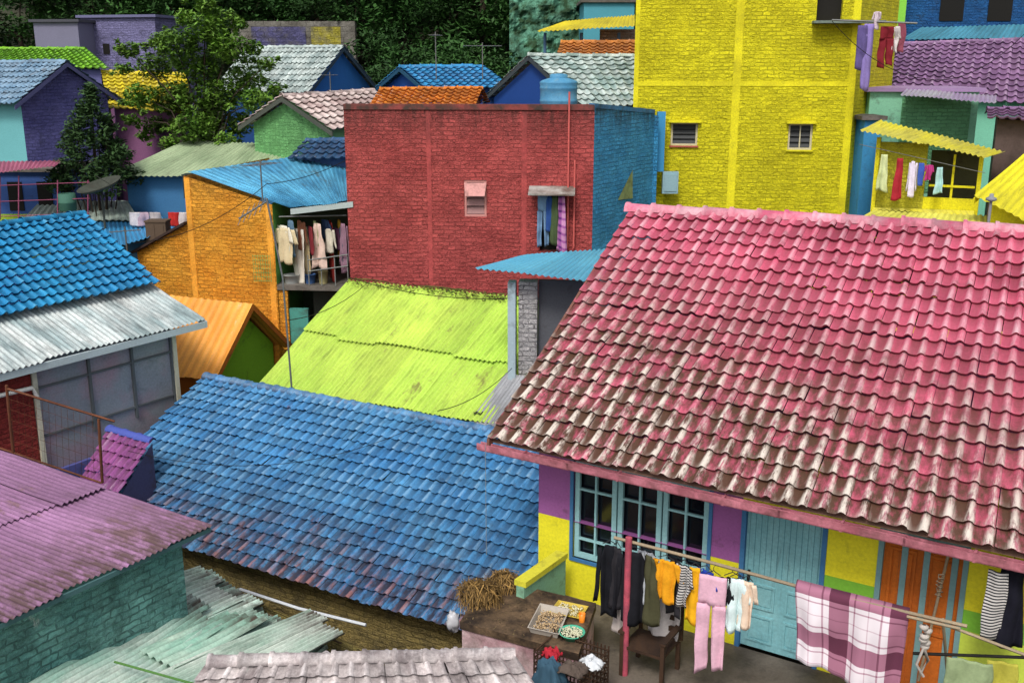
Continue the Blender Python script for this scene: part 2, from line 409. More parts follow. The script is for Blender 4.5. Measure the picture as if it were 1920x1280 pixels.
BL=RL+(hz(RL-EL));BL.z=ZE;BR=RR+hz(RR-ER);BR.z=ZE
tiles(mb,BR,BL,RR,RL,.3,.4)
roof=mb.build('roof',pinkt,house)
mb=MB();ridge(mb,RL-e*.1,RR,.12,.42);mb.build('ridge_cap',M('pink_cap','#d06480','#d4a6b0',da=.4,dirt='#6f4444',rough=.6,rv=.35),roof)
mb=MB();u=(RL-EL);mb.box(EL-UP*.12-e*.02,u,e*.04,UP*.14);mb.build('barge_board',plain('#7a5246',da=.5),roof)
pg=M('pink_gutter','#c87c8a','#a05a66',asc=3,da=.55,dirt='#4a342e',rough=.5)
mb=MB();o=EL-e*.15-n*.06;LL=(ER-EL).length+.3
nseg=6
for k in range(nseg):
    oo=o+e*LL*k/nseg+UP*(.006*(k%2)-.06);l=e*(LL/nseg+.03)
    mb.box(oo-UP*.085,l,n*.015,UP*.1);mb.box(oo-UP*.085,l,n*.11,UP*.012);mb.box(oo-UP*.085+n*.1,l,n*.015,UP*.09)
    mb.box(oo-UP*.09-n*.004+l*.5,e*.03,n*.12,UP*.11)
mb.build('gutter',pg,house)
mb=MB();mb.face([EL+n*.05-UP*.03,ER+n*.05-UP*.03,W0+e*sR+UP*2.6,W0+e*sL+UP*2.6]);mb.build('soffit',plain('#8b6a5a'),house)
zb=S(1040,968)[1];zt=2.72
ws0,wz0=S(1074,1043);ws1=S(1328,1000)[0];wz1=2.12
d0=S(1392,1100)[0];d1=S(1535,1100)[0];o0=S(1645,1150)[0];o1=S(1795,1150)[0]
purple=plain('#9c5c98',da=.25);yel=plain('#ebe02c',da=.3,fine=.22,dirt='#8a8428');grn=plain('#7ebc3c');ltg=plain('#c6d850')
mb=MB();wallh(mb,W0,e,sL,d0-.06,zb,zt,[(ws0,zb,ws1,wz1)]);mb.build('wall',purple,house)
mb=MB();wallh(mb,W0,e,sL,d0-.06,-3,zb-.002,[(ws0,wz0,ws1,zb-.002)]);mb.build('wall',yel,house)
zg=S(1580,1085)[1];zg2=S(1580,1122)[1]
for a,b in ((d1+.06,o0-.06),(o1+.06,sR)):
    mb=MB();wallh(mb,W0,e,a,b,zg,zt);mb.build('wall',yel,house)
    mb=MB();wallh(mb,W0,e,a,b,zg2,zg-.002);mb.build('wall',grn,house)
    mb=MB();wallh(mb,W0,e,a,b,-3,zg2-.002);mb.build('wall',ltg if a>o0 else yel,house)
mb=MB();wallh(mb,W0,e,d0-.058,d1+.058,2.03,zt);mb.build('wall',yel,house)
mb=MB();wallh(mb,W0,e,o0-.058,o1+.058,2.13,zt);mb.build('wall',yel,house)
for pa in (sL,sR):
    mb=MB();A=V((W0.x,W0.y,0))+e*pa;B=A+n*7.6
    mb.face([A-UP*3,B-UP*3,B+UP*2.7,(A+B)/2+UP*4.8,A+UP*2.7]);mb.build('gable_wall',purple,house)
mb=MB();WB=V((W0.x,W0.y,0))+n*7.6
mb.face([WB+e*sL-UP*3,WB+e*sR-UP*3,WB+e*sR+UP*2.7,WB+e*sL+UP*2.7])
mb.build('back_wall',purple,house)
teal=plain('#93c0c4',da=.15);teal2=plain('#769a9c',da=.2);blued=plain('#3f72a0');tealdoor=M('teal_door','#7cb4bc','#8cc0c6',asc=2,da=.3,rough=.5,streak=1)
mb=MB()
for a,b,c,dd in ((ws0-.05,wz0-.05,ws0,wz1+.05),(ws1,wz0-.05,ws1+.05,wz1+.05),(ws0,wz0-.05,ws1,wz0)):
    mb.box(V((W0.x,W0.y,0))+e*a+UP*b-n*.025,e*(c-a),n*.1,UP*(dd-b))
sur=mb.build('window_surround',blued,house)
ww=(ws1-ws0)/3
for k in range(3):
    a=ws0+ww*k+.012;b=a+ww-.024
    window(house,W0,e,a,wz0+.01,b,wz1,teal,glass,2,3,.07,.02,bw=.028,zbars=[wz0+.3,wz1-.42])
def door(s0,s1,z1,mat,fm,panels,stripes=None):
    B=V((W0.x,W0.y,0))
    mb=MB()
    mb.box(B+e*(s0-.06)-n*.02,e*.06,n*.12,UP*(z1+.06));mb.box(B+e*s1-n*.02,e*.06,n*.12,UP*(z1+.06));mb.box(B+e*s0-n*.02+UP*z1,e*(s1-s0),n*.12,UP*.06)
    mb.build('door_frame',fm,house)
    mb=MB();mb.box(B+e*s0+n*.05+UP*.02,e*(s1-s0),n*.04,UP*(z1-.02))
    nx=2
    for i in range(nx):
        ww=(s1-s0)/nx
        for (za,zb_) in panels:
            a=s0+ww*i+.07;c=a+ww-.14
            for bb in ((a,za,.03,zb_-za),(c-.03,za,.03,zb_-za),(a+.03,za,c-a-.06,.03),(a+.03,zb_-.03,c-a-.06,.03)):
                mb.box(B+e*bb[0]+UP*bb[1]+n*.032,e*bb[2],n*.02,UP*bb[3])
            mb.box(B+e*(a+.05)+UP*(za+.05)+n*.038,e*(c-a-.1),n*.014,UP*(zb_-za-.1))
    dd=mb.build('door',mat,house)
    mb=MB()
    if not stripes:
        for k in range(13):
            s=s0+(s1-s0)*(k+.5)/13
            mb.box(B+e*(s-.004)+n*.047+UP*1.05,e*.008,n*.004,UP*.9)
        mb.build('groove',plain('#5a8c96'),dd)
        mb=MB()
    mb.box(B+e*(s0+.05)+n*.0+UP*.98,e*.03,n*.05,UP*.14)
    mb.build('handle',dark,dd)
    if stripes:
        for q in stripes:
            mb=MB();s=s0+(s1-s0)*q;mb.box(B+e*(s-.035)+n*.02+UP*.03,e*.07,n*.03,UP*(z1-.05));mb.build('door_strip',teal2,dd)
door(d0,d1,1.98,tealdoor,blued,[(.12,.5),(.6,.95)])
door(o0,o1,2.08,M('orange_door','#c8691f','#b05a1c',asc=2,da=.3,streak=1),teal2,[(.1,.9),(1.,1.9)],[.27,.55,.9])
mb=MB();A=V((W0.x,W0.y,0))+e*(sL+.1)
mb.box(A-UP*3+n*.1-n*3.6,e*8,n*3.5,UP*3);ver=mb.build('verandah_floor',M('verandah_concrete','#6b6259','#4e463e',asc=1.2,da=.4,dirt='#2a2622'),house)
p1=AZ(1047,1033,.85);p2=AZ(968,1088,.85);q=hz(p2-p1)
mb=MB();mb.box(V((p1.x,p1.y,-3)),q,e*.12,UP*3.78);lw=mb.build('low_wall',plain('#84b496',da=.4),None)
tag(lw,'low mint green parapet wall with yellow coping at the corner of the yellow house','wall')
mb=MB();mb.box(V((p1.x,p1.y,.782))-e*.03,q,e*.18,UP*.08);mb.build('coping',plain('#d0ca3a',da=.35),lw)
# ledge
lz=.62
c1=AZ(915,1082,lz);c2=AZ(1118,1130,lz);c3=AZ(1085,1225,lz);c4=AZ(862,1165,lz)
mb=MB();mb.face([c1,c2,c3,c4])
for a,b in ((c1,c2),(c2,c3),(c3,c4),(c4,c1)):
    mb.face([a,b,b-UP*.1,a-UP*.1])
lt=thing('ledge','stained brown concrete ledge holding dry plants and food trays','ledge',V((c4.x,c4.y,-3)))
mb.build('ledge_top',M('ledge_top_paint','#7a634a','#33281e',asc=3,at=.5,da=.5,fine=.5),lt)
k=(c1+c2+c3+c4)/4;mb=MB();cc=[c+(k-c)*.03 for c in (c1,c2,c3,c4)]
for a,b in zip(cc,cc[1:]+cc[:1]):
    mb.face([a-UP*.1,b-UP*.1,V((b.x,b.y,-3)),V((a.x,a.y,-3))])
mb.build('ledge_wall',M('ledge_wall','#dcc2c2','#c0929a',asc=1.5,da=.55,dirt='#5a4a44',fine=.3),lt)
# ================= BLUE TILE HOUSE
b1=AZ(385,705,1.4);b2=AZ(1000,821,1.4);be=hz(b2-b1).normalized();bn=inw(be)
b2=b1+be*((b2-b1).length+1.3)
hw_=3.25
def dropE(p,w,dr,nn):return p-nn*w-UP*dr
blt=M('blue_tile','#3c80b8','#5092c2',asc=.9,da=.4,dirt='#222f42',rv=.22,wear=('#9abcd0',.55),gul=.8,rough=.48,bump=.4,eave=('#2c2a38',2.2,1.4,'#a8706a',1.2,.75),spec=.4,rust=('#6a4a50',.35))
gable_house('house','low house with glossy blue tiled roof beside the pink roofed house',dropE(b1,hw_,1.83,bn)-be*.45,dropE(b2,hw_,1.83,bn),b1,b2,-3,blt,brickm('#a8945a',da=.55),kind='tile',tw=.19,tl=.225,amp=.045,board=plain('#3a4c66'),ov=.4)
# ================= LIME ROOF
limem=M('lime_sheet','#b4da56','#c2dc5c',asc=.6,da=.46,dirt='#74823c',rv=.13,streak=1,rough=.55,bump=.12,gul=.38,rust=('#7d7c44',.42))
l1=AZ(490,717,.9);l2=AZ(880,789,.9);t1=AZ(655,525,2.6);dv=t1-l1;lE=l2+(l2-l1)*.12
lt=thing('house','low house with lime green corrugated roof below the red brick building','house',V((l1.x+2,l1.y+1,-2.5)))
mb=MB();l1b=l1-dv*.02
corr(mb,l1b,lE,l1b+dv,lE+dv+V((.3,0,0)),.11,.026,(0,.5,1.02),.95,.09,.03,6,.06)
mb.build('roof',limem,lt)
mb=MB();c0=l1+dv*.04;mb.box(V((c0.x,c0.y,-2.5))+V((.25,.25,0)),(l2-l1)*.98,hz(dv)*.5,UP*3.2);mb.build('wall',plain('#5f8a55'),lt)
g1=AZ(950,690,1.7);g2=AZ(1000,700,1.7);g3=AZ(925,806,.9);g4=AZ(872,792,.9)
mb=MB();corr(mb,g4-UP*.1,g3-UP*.1,g1-UP*.1,g2-UP*.1,.1,.012,(0,1));o=mb.build('roof_sheet',corrm('#9d9fa3','#7e8083',.3));tag(o,'grey metal sheet at the right edge of the lime roof','roof sheet')
mb=MB()
tA=l1b+dv*1.0;tB=lE+dv
for k in range(520):
    f=R.random()**.8;p=tA.lerp(tB,f*.9)-dv*(.0+R.random()**2*.06)+UP*(.05+R.random()*.08)
    a=V((R.uniform(-1,1),R.uniform(-1,1),R.uniform(-.3,.5)))*.05;b=V((R.uniform(-1,1),R.uniform(-1,1),R.uniform(-.3,.5)))*.03
    mb.face([p-a,p-b,p+a,p+b],c=(R.random(),.5,.5))
for k in range(9):
    f=R.random()*.8;p=tA.lerp(tB,f);mb.tube([p+UP*.08,p+V((.5,-.15,.1)),p+V((1.0,-.3,.03))],.01,4)
tag(mb.build('dry_vine',M('vine','#6a5a30','#4a5a24',da=.2,rv=.5)),'dry creeper strewn along the foot of the red wall above the lime roof','vine')
for (px,py,lab) in ((778,640,'small dark scrap lying on the middle of the lime roof'),(898,775,'small dark scrap at the lower right of the lime roof')):
    p=AZ(px,py,1.78 if py<700 else 1.0);mb=MB();P=[]
    for j in range(7):
        P.append([p+V(((i/6-.5)*.2,(j/6-.5)*.22,.03+.08*NZ.noise(V((i*.8,j*.8,px))))) for i in range(7)])
    mb.grid(P,[[(q.x,q.y) for q in r] for r in P],[[(.5,.5,.5)]*7 for _ in P]);tag(mb.build('scrap',plain('#3a3f2c')),lab,'scrap')
# ================= RED BUILDING
rd=yawd(-4);RP=AY(652,400,24.2)
def SR(px,py,P=RP,d=rd):
    p=AP(px,py,P,d);return hz(p-P).dot(d),p.z
rb=thing('building','tall dark red brick building with one louvred window and a blue side wall','building',V((RP.x+2.5,RP.y+1,-2)))
s1=SR(1113,300)[0];zt=SR(700,197)[1]
wr=(*SR(871,406),*SR(912,338))
dr=(SR(1012,470)[0],SR(1012,470)[1],SR(1060,362)[0],SR(1060,362)[1])
redb=brickm('#cc5d5a','#b44d4b',da=.28,dirt='#7c3432',asc=1.1,br=.5,topg=(zt,.9,'#4a302c'))
mb=MB();wallh(mb,RP,rd,0,s1,-2,zt,[wr,dr],.18);mb.build('wall',redb,rb)
redp=M('red_paint','#bc5250','#aa4847',asc=2,da=.4,dirt='#6a2c2a',bump=.5,fine=.5,topg=(zt,.9,'#4a302c'))
P0=V((RP.x,RP.y,0));rn=inw(rd)
for px,wd in ((800,.1),(978,.12)):
    s=SR(px,300)[0];mb=MB();mb.box(P0+rd*s-rn*.006+UP*1.9,rd*wd,rn*.03,UP*(zt-1.9-.14));mb.build('pilaster',redp,rb)
mb=MB();mb.box(P0-rn*.03+UP*(zt-.1),rd*s1,rn*.25,UP*.12);mb.build('coping',M('red_cope','#8f4440','#4a3a34',asc=3,da=.5),rb)
mb=MB();mb.box(P0-UP*2+rn*.2+rd*.1,rd*(s1-.2),rn*5,UP*(zt+1.7));mb.build('wall_core',redp,rb)
window(rb,RP,rd,*wr,plain('#c88a84'),dark,1,1,.05,.02,louv=4,lm=plain('#a07a78'))
mb=MB();a=P0+rd*wr[0]+UP*(wr[3]-.06)-rn*.01;mb.face([a,a+rd*(wr[2]-wr[0]),a+rd*(wr[2]-wr[0])*.95-rn*.2-UP*.28,a+rd*.04-rn*.2-UP*.28]);mb.build('window_flap',plain('#c9928c',da=.5),rb)
mb=MB();mb.face([P0+rd*dr[0]+UP*dr[1]+rn*.17,P0+rd*dr[2]+UP*dr[1]+rn*.17,P0+rd*dr[2]+UP*dr[3]+rn*.17,P0+rd*dr[0]+UP*dr[3]+rn*.17]);mb.build('door_opening',dark,rb)
mb=MB();a=P0+rd*(dr[0]-.25)+UP*(dr[3]+.12);mb.box(a,rd*1.05,-rn*.5-UP*.12,UP*.04);mb.build('awning',M('awning_grey','#b0aea8','#6d5a52',da=.4),rb)
for px,zz_ in ((1066,.3),(1078,-1.2)):
    s=SR(px,300)[0];mb=MB();mb.tube([P0+rd*s-rn*.08+UP*3.4,P0+rd*s-rn*.08+UP*(zt+zz_)],.024,6);mb.build('pipe',plain('#c9605a'),rb)
B0=P0+rd*s1;B1=AY(1225,300,26.6);bd=hz(B1-B0);BL_=bd.length;bd.normalize()
blb=brickm('#4cb0e6','#3c9cd4',da=.25,dirt='#1f4464',topg=(zt-.1,.7,'#2c3a3c'))
bz=zt-.05
tri=[(AP(1157,375,B0,bd)),(AP(1185,318,B0,bd)),(AP(1185,372,B0,bd))]
mb=MB();mb.face([V((B0.x,B0.y,-2)),V((B1.x,B1.y,-2)),V((B1.x,B1.y,bz-.25)),V((B0.x,B0.y,bz))]);mb.build('side_wall',blb,rb)
mb=MB();mb.box(V((B1.x,B1.y,-2)),V((-2,3,0)),V((.1,0,0)),UP*(bz+1.7));mb.build('side_wall',blb,rb)
mb=MB();mb.box(V((B0.x,B0.y,bz))-rn*.03,bd*BL_-UP*.25,V((-.12,.1,0)),UP*.1);mb.build('parapet',M('blue_par','#3f7fae','#2e4f66',da=.5),rb)
mb=MB();mb.face([p-inw(bd)*.02 for p in tri]);mb.build('paint_patch',plain('#8a9c68',da=.5),rb)
mb=MB();q=AY(1237,322,26.9);mb.box(q-V((.1,0,0)),V((.2,0,0)),V((0,.15,0)),UP*1.5);mb.build('tin_panel',plain('#3f90c0'),rb)
# water tank
tb=AY(1047,200,26.);tm=M('tank_blue','#5a9cc0','#4688b0',asc=3,da=.35,rough=.6,dirt='#7f9494')
tk=thing('water_tank','blue plastic water tank standing on the red brick building','water tank',tb-UP*.25)
mb=MB();r=.45;pr=[(r,-.25),(r,.1),(r*1.025,.12),(r*1.025,.16),(r,.18),(r,.4),(r*1.025,.42),(r*1.025,.46),(r,.48),(r*1.03,.55),(r*1.03,.58),(r*.9,.62),(r*.55,.67),(r*.42,.68)]
mb.lathe(tb,pr,28);mb.build('tank_body',tm,tk)
mb=MB();mb.lathe(tb+UP*.67,[(.22,0),(.22,.07),(.18,.1),(0,.11)],20);mb.build('lid',tm,tk)
# ================= YELLOW BUILDING
yd=yawd(-7);YP=AY(1184,300,27.5);SY=lambda px,py:SR(px,py,YP,yd);yn=inw(yd);Y0=V((YP.x,YP.y,0))
yb=thing('building','tall bright yellow painted brick building with two small windows','building',V((YP.x+3,YP.y+1,1)))
ys1=SY(1592,300)[0]
w1=(*SY(1257,273),*SY(1309,230));w2=(*SY(1476,281),*SY(1525,232));w3=(*SY(1530,40),*SY(1586,-60))
yelb=brickm('#f6ec22','#eadf1e',da=.24,dirt='#968f1c',br=.42,asc=.8)
mb=MB();wallh(mb,YP,yd,0,ys1,-1,11.5,[w1,w2,w3],.2);mb.build('wall',yelb,yb)
yp=M('yellow_paint','#ece222','#dcd01e',da=.35,dirt='#8a8420',bump=.5,fine=.35)
for px,wd in ((1184,.12),(1366,.2),(1578,.18)):
    mb=MB();s=min(max(0,SY(px,300)[0]),ys1-wd);mb.box(Y0+yd*s-yn*.008+UP*1,yd*wd,yn*.03,UP*10.5);mb.build('pilaster',yp,yb)
zz=SY(1400,162)[1];mb=MB();mb.box(Y0-yn*.012+UP*zz,yd*ys1,yn*.03,UP*.12)
mb.build('string_course',yp,yb)
E0=Y0+yd*ys1;E1=E0+yawd(58)*4
mb=MB();mb.face([E0-UP*1,E1-UP*1,E1+UP*11.5,E0+UP*11.5]);mb.build('side_wall',yelb,yb)
mb=MB();mb.face([Y0-UP,Y0+yn*5-UP,Y0+yn*5+UP*11.5,Y0+UP*11.5]);mb.build('side_wall',yelb,yb)
mb=MB();mb.face([Y0+UP*11.4,E0+UP*11.4,E1+UP*11.4,Y0+yn*5+UP*11.4]);mb.build('flat_roof',concrete,yb)
for wi in (w1,w2):
    wn=window(yb,YP,yd,*wi,plain('#c8c0a0'),dark,1 if wi==w1 else 2,1,.05,.05,louv=4)
    mb=MB();mb.box(Y0+yd*(wi[0]-.06)+UP*wi[3]-yn*.14,yd*(wi[2]-wi[0]+.12),yn*.16,UP*.06);mb.build('lintel',yp,wn)
    mb=MB();mb.box(Y0+yd*(wi[0]-.03)+UP*(wi[1]-.04)-yn*.05,yd*(wi[2]-wi[0]+.06),yn*.06,UP*.04);mb.build('sill',plain('#b0584a') if wi==w1 else yp,wn)
mb=MB();mb.face([Y0+yd*w3[0]+UP*w3[1]+yn*.19,Y0+yd*w3[2]+UP*w3[1]+yn*.19,Y0+yd*w3[2]+UP*w3[3]+yn*.19,Y0+yd*w3[0]+UP*w3[3]+yn*.19]);mb.build('window_opening',dark,yb)
mb=MB();mb.box(Y0+yd*(w3[0]-.1)+UP*(w3[1]-.06)-yn*.4,yd*(1.7),yn*.4,UP*.06);mb.build('balcony_slab',plain('#7a8a80',da=.5),yb)
# ================= LEFT BLUE TILE HOUSE (screened porch)
ZP=2.5
fa=AZ(30,690,ZP);fb=AZ(385,600,ZP);fd=hz(fb-fa).normalized();fnn=V((-fd.y,fd.x,0))
fa=fa-fd*2.2
fc=AZ(290,540,ZP+.5);w_=hz(fc-fb).dot(fnn)
fa2=fa+fnn*w_+UP*.5;fb2=fb+fnn*w_+UP*.5
fh=thing('house','house with deep blue tiled roof and whitewashed corrugated porch roof','house',V((fb.x-2,fb.y-1,-2.5)))
mb=MB();corr(mb,fa,fb,fa2+fnn*.3+UP*.1,fb2+fnn*.3+UP*.1,.11,.022,(0,1),.9,.06)
mb.build('porch_roof',corrm('#d8dedc','#9cb0b2',.55,dirt='#3c4244'),fh)
mb=MB();mb.box(fa-UP*.16,fd*(fb-fa).length,fnn*.04,UP*.13);mb.build('fascia',plain('#b6c4c8'),fh)
mb=MB();mb.box(fb-UP*.16+fd*.005,fnn*w_+UP*.5,fd*.04,UP*.13);mb.build('fascia',plain('#b6c4c8'),fh)
rise=1.29;run=2.2
q1=fa2+UP*.1+fd*-1-fnn*.12;q2=fb2+UP*.1-fnn*.12+fd*.0
r2_=q2+fnn*(run+.12)+UP*rise;r1_=q1+fnn*(run+.12)+UP*rise
dbl=M('deep_blue_tile','#187cb2','#2088ba',asc=.9,da=.26,dirt='#143a58',rv=.22,gul=.7,rough=.5,wear=('#6cb0cc',.4))
mb=MB();tiles(mb,q1,q2,r1_,r2_,.2,.235,.05);tiles(mb,r2_+(r2_-q2)-UP*2*rise,r1_+(r1_-q1)-UP*2*rise,r2_,r1_,.3,.3)
ro=mb.build('roof',dbl,fh);mb=MB();ridge(mb,r1_,r2_);mb.build('ridge_cap',dbl,ro)
wb=fb+fnn*.3-fd*.65
SF=lambda px,py:SR(px,py,wb,fd)
P_=V((wb.x,wb.y,0));
sA=SF(62,760)[0];sM=SF(168,740)[0]
greyp=M('grey_screen','#8c929a','#a08894',asc=1.,at=.55,da=.35,rough=.4,dirt='#5a5e64',fine=.25);frm=plain('#ccc9b4',da=.35)
zt_=ZP-.05
mb=MB();mb.face([P_+fd*sA+UP*-2.5,P_+UP*-2.5,P_+UP*zt_,P_+fd*sA+UP*zt_]);mb.build('screen_wall',greyp,fh)
mb=MB();mb.face([P_+UP*-2.5,P_+UP*-2.5+fnn*4,P_+UP*2.9+fnn*4,P_+UP*zt_]);mb.build('side_wall',greyp,fh)
mb=MB()
zl=SF(250,765)[1]
for s in (sA,sM,SF(250,740)[0],-.06):
    mb.box(P_+fd*s-fnn*.05+UP*(zl-.2),fd*.05,fnn*.06,UP*(zt_-zl+.15))
for z in (zl,zl+.9,zt_-.1):
    mb.box(P_+fd*(sA+.06)-fnn*.04+UP*z,fd*(-sA-.12),fnn*.05,UP*.035)
mb.build('window_frame',plain('#5a5f62'),fh)
for s in (sA,-.02):
    mb=MB();mb.box(P_+fd*s-fnn*.08+UP*-1.2,fd*.09,fnn*.1,UP*(zt_+1.15));mb.build('post',frm,fh)
zbs=SF(200,845)[1]
mb=MB();mb.box(P_+fd*(sA-.02)-fnn*.1+UP*-2.5,fd*(-sA+.1),fnn*.08,UP*(zbs+2.5));mb.build('base_wall',plain('#5c60a0',da=.3),fh)
mb=MB();mb.face([P_+fd*sA-fd*3+UP*-2.5-fnn*.03,P_+fd*sA+UP*-2.5-fnn*.03,P_+fd*sA+UP*(zt_-.03)-fnn*.03,P_+fd*sA-fd*3+UP*(zt_-.03)-fnn*.03]);mb.build('brick_wall',brickm('#a03a36',da=.3),fh)
mb=MB();pA=P_+fd*(sA-1.5)-fnn*.2+UP*(zt_-.35);mb.tube([pA,P_+fd*(sA-.1)-fnn*.2+UP*(zt_-.4),P_+fd*(sA-.02)-fnn*.2+UP*(zt_-.6)],.04,8);mb.build('pipe',plain('#d0d0cc'),fh)
# ================= LILAC SHEET HOUSE
z1=1.6
k1=AZ(397,985,z1);k2=AZ(0,1167,z1);kd=hz(k2-k1).normalized();k2=k1+kd*(k2-k1).length*1.5
k3=AZ(0,850,1.95);up=(k3-k1)*1.6
lil=M('lilac_sheet','#a87ca4','#926a8e',asc=.7,da=.5,dirt='#5c4456',streak=1,rv=.15,rough=.52,gul=.38,eave=('#54403f',1.7,1.5),rust=('#75585f',.5))
lh=thing('house','house with lilac corrugated roof over a teal brick wall','house',V((k1.x-2,k1.y-1,-3)))
mb=MB();corr(mb,k2,k1,k2+up,k1+up,.085,.016,(0,.34,1.),.8,.05,.03);mb.build('roof',lil,lh)
kn=hz(up).normalized()
tbm=M('teal_brick','#90ccc2','#70b0aa',asc=1,da=.55,dirt='#34504a',brick=.6,bump=.7,rust=('#ccdcd4',.4))
A=V((k1.x,k1.y,0))+kn*.28+kd*.25
mb=MB();mb.face([A-UP*3,A+kd*5-UP*3,A+kd*5+UP*1.6,A+UP*1.6]);mb.build('wall',tbm,lh)
mb=MB();mb.face([A-UP*3,A+kn*4-UP*3,A+kn*4+UP*1.9,A+UP*1.6]);mb.build('wall',tbm,lh)
mb=MB();mb.box(k1+kn*.02-UP*.09,k2-k1,kn*.05,UP*.06);mb.build('fascia',plain('#4a6e70'),lh)
# ================= ORANGE GABLE HUT
o1_=AY(310,553,24.0);o2_=AY(475,570,23.0);o1_.z=o2_.z=(o1_.z+o2_.z)/2
od=hz(o2_-o1_).normalized();on=inw(od)
orm=corrm('#fcb04c','#f09c3a',.3,dirt='#a87038',rust=('#d4b888',.4))
gable_house('hut','small hut with plain orange metal roof and green gable',dropE(o1_,1.5,1.4,on),dropE(o2_,1.5,1.4,on),o1_,o2_,-2.5,orm,plain('#c97a2a'),plain('#8ac832',da=.3),kind='corr',pitch=.2,gov=.5,ov=.2,board=plain('#a8601f',da=.4))
# ================= ORANGE BRICK BUILDING
ob=thing('building','orange painted brick building with faded blue corrugated roof and laundry balcony','building',AY(430,560,25)-UP*3)
A=AY(352,322,25.2);Dp=AY(545,390,24.4);Bp=AY(662,278,28.5);Cp=AY(662,376,24.2)
mb=MB();corr(mb,Dp,Cp,A,Bp,.11,.022,(0,1),.8,.06)
mb.build('roof',corrm('#5cacd0','#4088b0',.5,dirt='#2c4a58',rust=('#46606a',.5)),ob)
mb=MB();mb.box(Dp-UP*.15,Cp-Dp,V((0,-.04,0)),UP*.13);mb.build('fascia',plain('#a9b4b4'),ob)
orb=brickm('#ffb43c','#f4a22e',da=.26,dirt='#96581c',br=.48,topg=(5.2,.9,'#5a3a20'))
O1=AY(355,400,25.2);O2=AY(512,400,24.5);odd=hz(O2-O1).normalized();O0=V((O1.x,O1.y,0))
pt=lambda px,py:AP(px,py,O1,odd)
so_=lambda px,py:hz(pt(px,py)-O1).dot(odd)
sa_,se_,sl_=so_(354,450),so_(514,450),so_(246,500)
zA,zE,zM,zLft=pt(354,330).z,pt(512,384).z,pt(354,420).z,pt(246,480).z
mb=MB();mb.face([O0+odd*sa_-UP*3,O0+odd*se_-UP*3,O0+odd*se_+UP*zE,O0+odd*sa_+UP*zA]);mb.build('wall',orb,ob)
mb=MB();mb.face([O0+odd*sl_-UP*3,O0+odd*(sa_-.002)-UP*3,O0+odd*(sa_-.002)+UP*zM,O0+odd*sl_+UP*zLft]);mb.build('wall',orb,ob)
mb=MB();on_=inw(odd);mb.face([O0+odd*sa_-UP*3,O0+odd*sa_+on_*4-UP*3,O0+odd*sa_+on_*4+UP*(zA+.1),O0+odd*sa_+UP*zA]);mb.build('side_wall',orb,ob)
op_=M('orange_paint','#fab040','#e89e34',da=.4,dirt='#96601c',bump=.4,fine=.4)
for s_,z_ in ((sa_,zA-.05),(se_-.18,zE-.02)):
    mb=MB();mb.box(O0+odd*s_-on_*.01-UP*2,odd*.15,on_*.03,UP*(z_+2));mb.build('pilaster',op_,ob)
mb=MB();a=O0+odd*sl_+UP*(zLft+.01)-on_*.15;mb.box(a,odd*(sa_-sl_)+UP*(zM-zLft),on_*.4,UP*.06);mb.build('roof_edge',plain('#3a2c28'),ob)
N1=pt(515,500);N2=AY(656,500,24.35);nd=hz(N2-N1).normalized();nn=inw(nd);NL=(hz(N2-N1)).length
zf=AP(560,535,N1,nd).z;B=V((N1.x,N1.y,0))
grd=plain('#6ab05a',da=.35)
mb=MB();mb.face([B+UP*-2,B+nn*2.2+UP*-2,B+nn*2.2+UP*4.6,B+UP*4.3]);mb.build('balcony_wall',grd,ob)
mb=MB();mb.face([B+nn*2.2-UP*2,B+nn*2.2+nd*NL-UP*2,B+nn*2.2+nd*NL+UP*5,B+nn*2.2+UP*4.8]);mb.build('balcony_wall',plain('#4a5a44',da=.4),ob)
mb=MB();mb.box(B+UP*(zf-.12),nd*NL,nn*2.2,UP*.12);mb.build('balcony_floor',concrete,ob)
mb=MB();mb.box(B+UP*-2+nn*.05,nd*NL*.14,nn*.1,UP*(zf+1.85));mb.build('balcony_base',orb,ob)
mb=MB();mb.box(B+UP*-2+nn*.1+nd*NL*.145,nd*NL*.25,nn*.1,UP*(zf+1.4));mb.build('balcony_base',plain('#4a9488',da=.5),ob)
mb=MB();mb.box(B+UP*-2+nn*.6+nd*NL*.4,nd*NL*.58,nn*.1,UP*(zf+1.85));mb.build('balcony_base',plain('#34382f',da=.4),ob)
mb=MB()
for z in (.35,.62):
    mb.tube([B+nd*(.45*NL)+UP*(zf+z)-nn*.02,B+nd*NL*.98+UP*(zf+z+.15)-nn*.02],.016,6)
for q in (.45,.62,.8,.97):mb.tube([B+nd*(q*NL)+UP*zf,B+nd*q*NL+UP*(zf+.74)],.014,6)
mb.build('railing',plain('#7a7d7a'),ob)
mb=MB()
for k in range(8):
    x=.02+k*.06-.5;mb.tube([B+nd*x-nn*.12+UP*(zf+.1),B+nd*x-nn*.12+UP*(zf+.75)],.005,4)
    if k<7:mb.tube([B-nd*.48-nn*.12+UP*(zf+.12+k*.1),B-nd*.06-nn*.12+UP*(zf+.12+k*.1)],.005,4)
mb.build('balcony_grille',plain('#7ab060'),ob)
mb=MB();mb.tube([B+nd*.15+UP*4.0+nn*.1,B+nd*NL*.97+UP*4.05+nn*.1],.02,6);rod=mb.build('clothes_rod',steel,ob)
cols=['#e0dac8','#d0c09c','#5f7a8f','#e0d8ca','#8a5a44','#c8b48a','#3d3a45','#7a2f34','#8f9a6a','#d8bcae','#3a4a6a','#9c3a34','#d2c8b8','#4a2a3f','#b0862f','#47525e','#8a6a7a']
